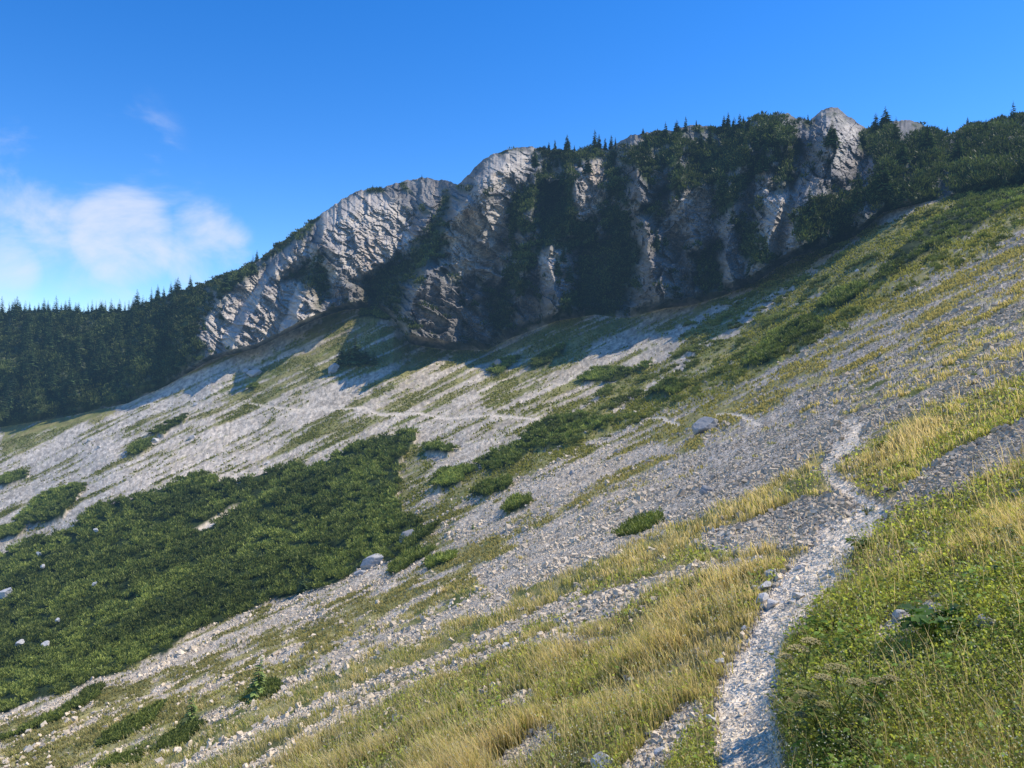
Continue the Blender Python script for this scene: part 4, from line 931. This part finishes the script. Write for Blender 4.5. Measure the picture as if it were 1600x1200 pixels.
# ---- individual plants beside the path
class MB:
    def __init__(s): s.v = []; s.f = []; s.c = []
    def tube(s, pts, r0, r1, col, n=5):
        k0 = len(s.v); pts = [np.array(p, float) for p in pts]
        for i, p in enumerate(pts):
            t = pts[min(i+1, len(pts)-1)]-pts[max(i-1, 0)]; t = t/(np.linalg.norm(t)+1e-9)
            a = np.cross(t, [0, 1, .13]); a /= np.linalg.norm(a); b = np.cross(t, a); rr = r0+(r1-r0)*i/(len(pts)-1)
            for k in range(n): an = 2*math.pi*k/n; s.v.append(p+rr*(math.cos(an)*a+math.sin(an)*b)); s.c.append(col)
        for i in range(len(pts)-1):
            for k in range(n): s.f.append((k0+i*n+k, k0+i*n+(k+1) % n, k0+(i+1)*n+(k+1) % n, k0+(i+1)*n+k))
    def leaf(s, p0, dirv, L_, W_, col, droop=.4, lobes=0, up=(0, 0, 1)):
        """curved two-sided blade with a folded midrib"""
        dirv = np.array(dirv, float); dirv /= np.linalg.norm(dirv); sd = np.cross(dirv, up); sd /= np.linalg.norm(sd)+1e-9; nn = np.cross(sd, dirv)
        k0 = len(s.v); M_ = 8
        for i in range(M_+1):
            t = i/M_; w_ = W_*math.sin(math.pi*min(1, t*.93+.05))**.7*(1+.22*(lobes and math.sin(t*lobes*6.28)))
            c_ = np.array(p0)+dirv*L_*t-np.array([0, 0, 1])*L_*droop*t*t
            for q_ in (-1, 0, 1):
                s.v.append(c_+sd*w_*q_+nn*abs(q_)*w_*.28); s.c.append(np.array(col)*(1.0 if q_ else .8)*(.85+.3*t))
        for i in range(M_):
            for q_ in range(2):
                a = k0+i*3+q_; s.f.append((a, a+1, a+4, a+3))
    def build(s, name, mat, parent=None):
        return mesh_np(name, np.array(s.v), np.array(s.f), mat, np.array(s.c), parent=parent, smooth=True)
def root(name, pos, label, cat, group=None):
    e = bpy.data.objects.new(name, None); e.empty_display_size = .1; COL.objects.link(e); e.location = pos; tag(e, label, cat, group); return e
GST = np.array([.17, .20, .06]); SEED = np.array([.62, .54, .30])
def umbel_plant(px, py, heads, label, seed, green=0.0):
    """heads: (dx, dz) in survey pixels from the foot to each umbel, radius in px"""
    rg = np.random.default_rng(seed); p_, k, jj = at(px, py); d = p_.y; s_ = d/F
    e = root('umbel_plant', p_, label, 'plant')
    st = MB(); fork = np.array([0, 0, 0.]); top = max(h[1] for h in heads)
    mx = np.mean([h[0] for h in heads])
    fork = np.array([mx*.55*s_, 0, top*.5*s_])
    st.tube([(0, 0, -.03), fork*.5+np.array([.004, .003, 0]), fork], .0055, .004, GST*1.1)
    hp = []
    for dx, dz_, rad in heads:
        tip = np.array([dx*s_, rg.uniform(-.05, .05), dz_*s_]); hp.append((tip, rad*s_))
        md = fork*.45+tip*.55+np.array([rg.uniform(-.012, .012), 0, .012]); st.tube([fork, md, tip], .0035, .0022, GST)
    st.build('stem', M_leaf, e)
    for tip, rad in hp:
        ub = MB(); col = SEED*(1-green)+np.array([.26, .27, .08])*green
        for q_ in range(20):
            a = q_*2.399; rr = math.sqrt((q_+.5)/20); ray = np.array([math.cos(a)*rr*rad, math.sin(a)*rr*rad, rad*(.62-.28*rr*rr)])
            en = tip+ray; ub.tube([tip, tip+ray*.5+np.array([math.cos(a), math.sin(a), 0])*rad*.05, en], .0011, .0009, GST*.9, 3)
            for w_ in range(11):
                b = rg.normal(size=3); b /= np.linalg.norm(b); b[2] = abs(b[2])*.6; pe = en+b*rad*.17
                ub.tube([en, pe], .0006, .0005, GST*.9, 3)
                sz = .0032; k0 = len(ub.v)
                for off in ((sz, 0, 0), (0, sz, 0), (-sz, 0, 0), (0, -sz, 0), (0, 0, sz*1.6), (0, 0, -sz)): ub.v.append(pe+np.array(off)); ub.c.append(col*rg.uniform(.6, 1.4))
                for t in ((0,1,4),(1,2,4),(2,3,4),(3,0,4),(1,0,5),(2,1,5),(3,2,5),(0,3,5)): ub.f.append((k0+t[0], k0+t[1], k0+t[2], k0+t[2]))
        fq = ub.f
        ub.build('umbel', M_flower, e)
    lf = MB()
    for q_ in range(12):
        a = rg.uniform(0, 6.28); z = rg.uniform(0, .45)*top*s_; el = rg.uniform(.1, .8)
        dv = np.array([math.cos(a), math.sin(a), el]); base_ = fork*min(1, z/(top*.5*s_+1e-6)); Lr = rg.uniform(.10, .20)
        lf.tube([base_, base_+dv*Lr], .0018, .001, GST, 3)
        for w_ in range(9):
            t = .25+.75*w_/8; sgn = (-1)**w_; sd = np.array([-dv[1], dv[0], 0])*sgn+dv*.5
            lf.leaf(base_+dv*Lr*t, sd+rg.normal(size=3)*.15, Lr*.42*(1.25-t), Lr*.07, np.array([.16, .21, .04])*rg.uniform(.7, 1.3), .2, 2)
    lf.build('leaf', M_leaf, e)
    return e
def mesh_fix(): pass
umbel_plant(1268,1105,[(-36,70,12),(-18,82,16),(4,92,15)],'tall plant with brown seed umbels leaning over the path, farthest of the group',601)
umbel_plant(1322,1175,[(-40,112,13),(-10,116,19),(8,108,14)],'plant with wide buff seed umbels in front of the brown dock leaf',602,.25)
umbel_plant(1290,1175,[(-30,85,14),(-8,72,12),(-45,60,10)],'yellow green umbel plant at the right path edge, lowest of the group',603,.6)
umbel_plant(1378,1125,[(-12,58,13),(6,66,12)],'small pale umbel plant behind the others by a stone',604,.3)
umbel_plant(1245,1150,[(-8,52,12),(10,60,10)],'low umbel plant directly on the right path edge',605,.5)
def leafy_plant(px, py, rpx, hpx, n, label, seed, col=(.10,.19,.03), wr=.36, lobes=2.5, upr=.5, cat='plant', name='broadleaf_plant', accent=None):
    rg = np.random.default_rng(seed); p_, k, jj = at(px, py); s_ = p_.y/F
    e = root(name, p_, label, cat); st = MB(); lf = MB()
    for i in range(int(n*1.7)):
        a = rg.uniform(0, 6.28); rr = rpx*s_*math.sqrt(rg.random())*.75; h_ = hpx*s_*rg.uniform(.45, 1)
        tip = np.array([math.cos(a)*rr, math.sin(a)*rr, h_]); st.tube([(0, 0, -.02), tip*.5+np.array([0, 0, h_*.12]), tip], .003, .002, GST)
        L_ = rpx*s_*rg.uniform(.26, .5)
        lf.leaf(tip, (math.cos(a)+rg.normal()*.3, math.sin(a)+rg.normal()*.3, upr*rg.uniform(-.4, 1.2)), L_, L_*wr*rg.uniform(.8, 1.2), np.array(col)*rg.uniform(.55, 1.5), .3, lobes)
    st.build('stem', M_leaf, e); lf.build('leaf', M_leaf, e)
    if accent:
        ac_ = MB(); h_ = hpx*s_*1.5
        ac_.tube([(0, 0, 0), (0, 0, h_)], .005, .003, accent)
        for i in range(6): ac_.leaf((0, 0, h_*(.3+.1*i)), (rg.normal(), rg.normal(), 1.6), h_*.5, h_*.09, np.array(accent)*rg.uniform(.8, 1.3), .15)
        ac_.build('flower_spike', M_leaf, e)
    return e
leafy_plant(1470,1005,62,50,46,'large clump of glossy green lobed leaves right of the path',701,(.12,.21,.035),.42,3)
leafy_plant(1350,862,30,22,22,'broad leaved plant at the right edge of the path below the bend',702,(.14,.20,.03),.38,2)
leafy_plant(1342,1016,22,22,12,'dock plant with an upright brown and yellow leaf',703,(.17,.18,.03),.3,1,accent=(.30,.13,.04))
leafy_plant(1322,1025,40,16,20,'spreading green leaves in front of the dock plant',704,(.08,.17,.03),.34,2,.2)
leafy_plant(1043,1000,16,14,14,'blue green lance leaved plant in the tall grass left of the path',705,(.07,.15,.06),.22,0,1.6)
leafy_plant(1103,907,17,12,14,'rosette of upright green leaves on the grass edge left of the path',706,(.11,.17,.05),.24,0,1.6)
leafy_plant(1290,985,34,20,24,'leafy plant hanging over the right path edge',707,(.10,.19,.03),.36,2)
leafy_plant(1330,1195,52,40,34,'leafy clump at the bottom right edge of the path',708,(.11,.17,.03),.34,2.5)
leafy_plant(1590,850,34,26,22,'green leaf clump at the right picture edge',709,(.10,.18,.03),.36,2)
leafy_plant(1374,706,16,20,18,'bright yellow green plant in the grass above the path bend',710,(.26,.30,.04),.25,1,1.2)
leafy_plant(1350,740,12,12,12,'small yellow green plant in the grass right of the path bend',711,(.26,.30,.04),.28,1,1.0)
leafy_plant(1355,805,14,14,12,'pale yellow herb at the path below the narrow bend',712,(.24,.24,.07),.22,1,1.2)
leafy_plant(1165,948,12,10,10,'low herb on the grass at the left of the stone pile',713,(.13,.17,.04),.3,1)
leafy_plant(1525,590,13,8,10,'small green plant on the dark scree at right',714,(.16,.22,.04),.3,1)
leafy_plant(1000,735,10,9,10,'pale green plant on the streaky slope in mid picture',715,(.18,.21,.05),.3,1)
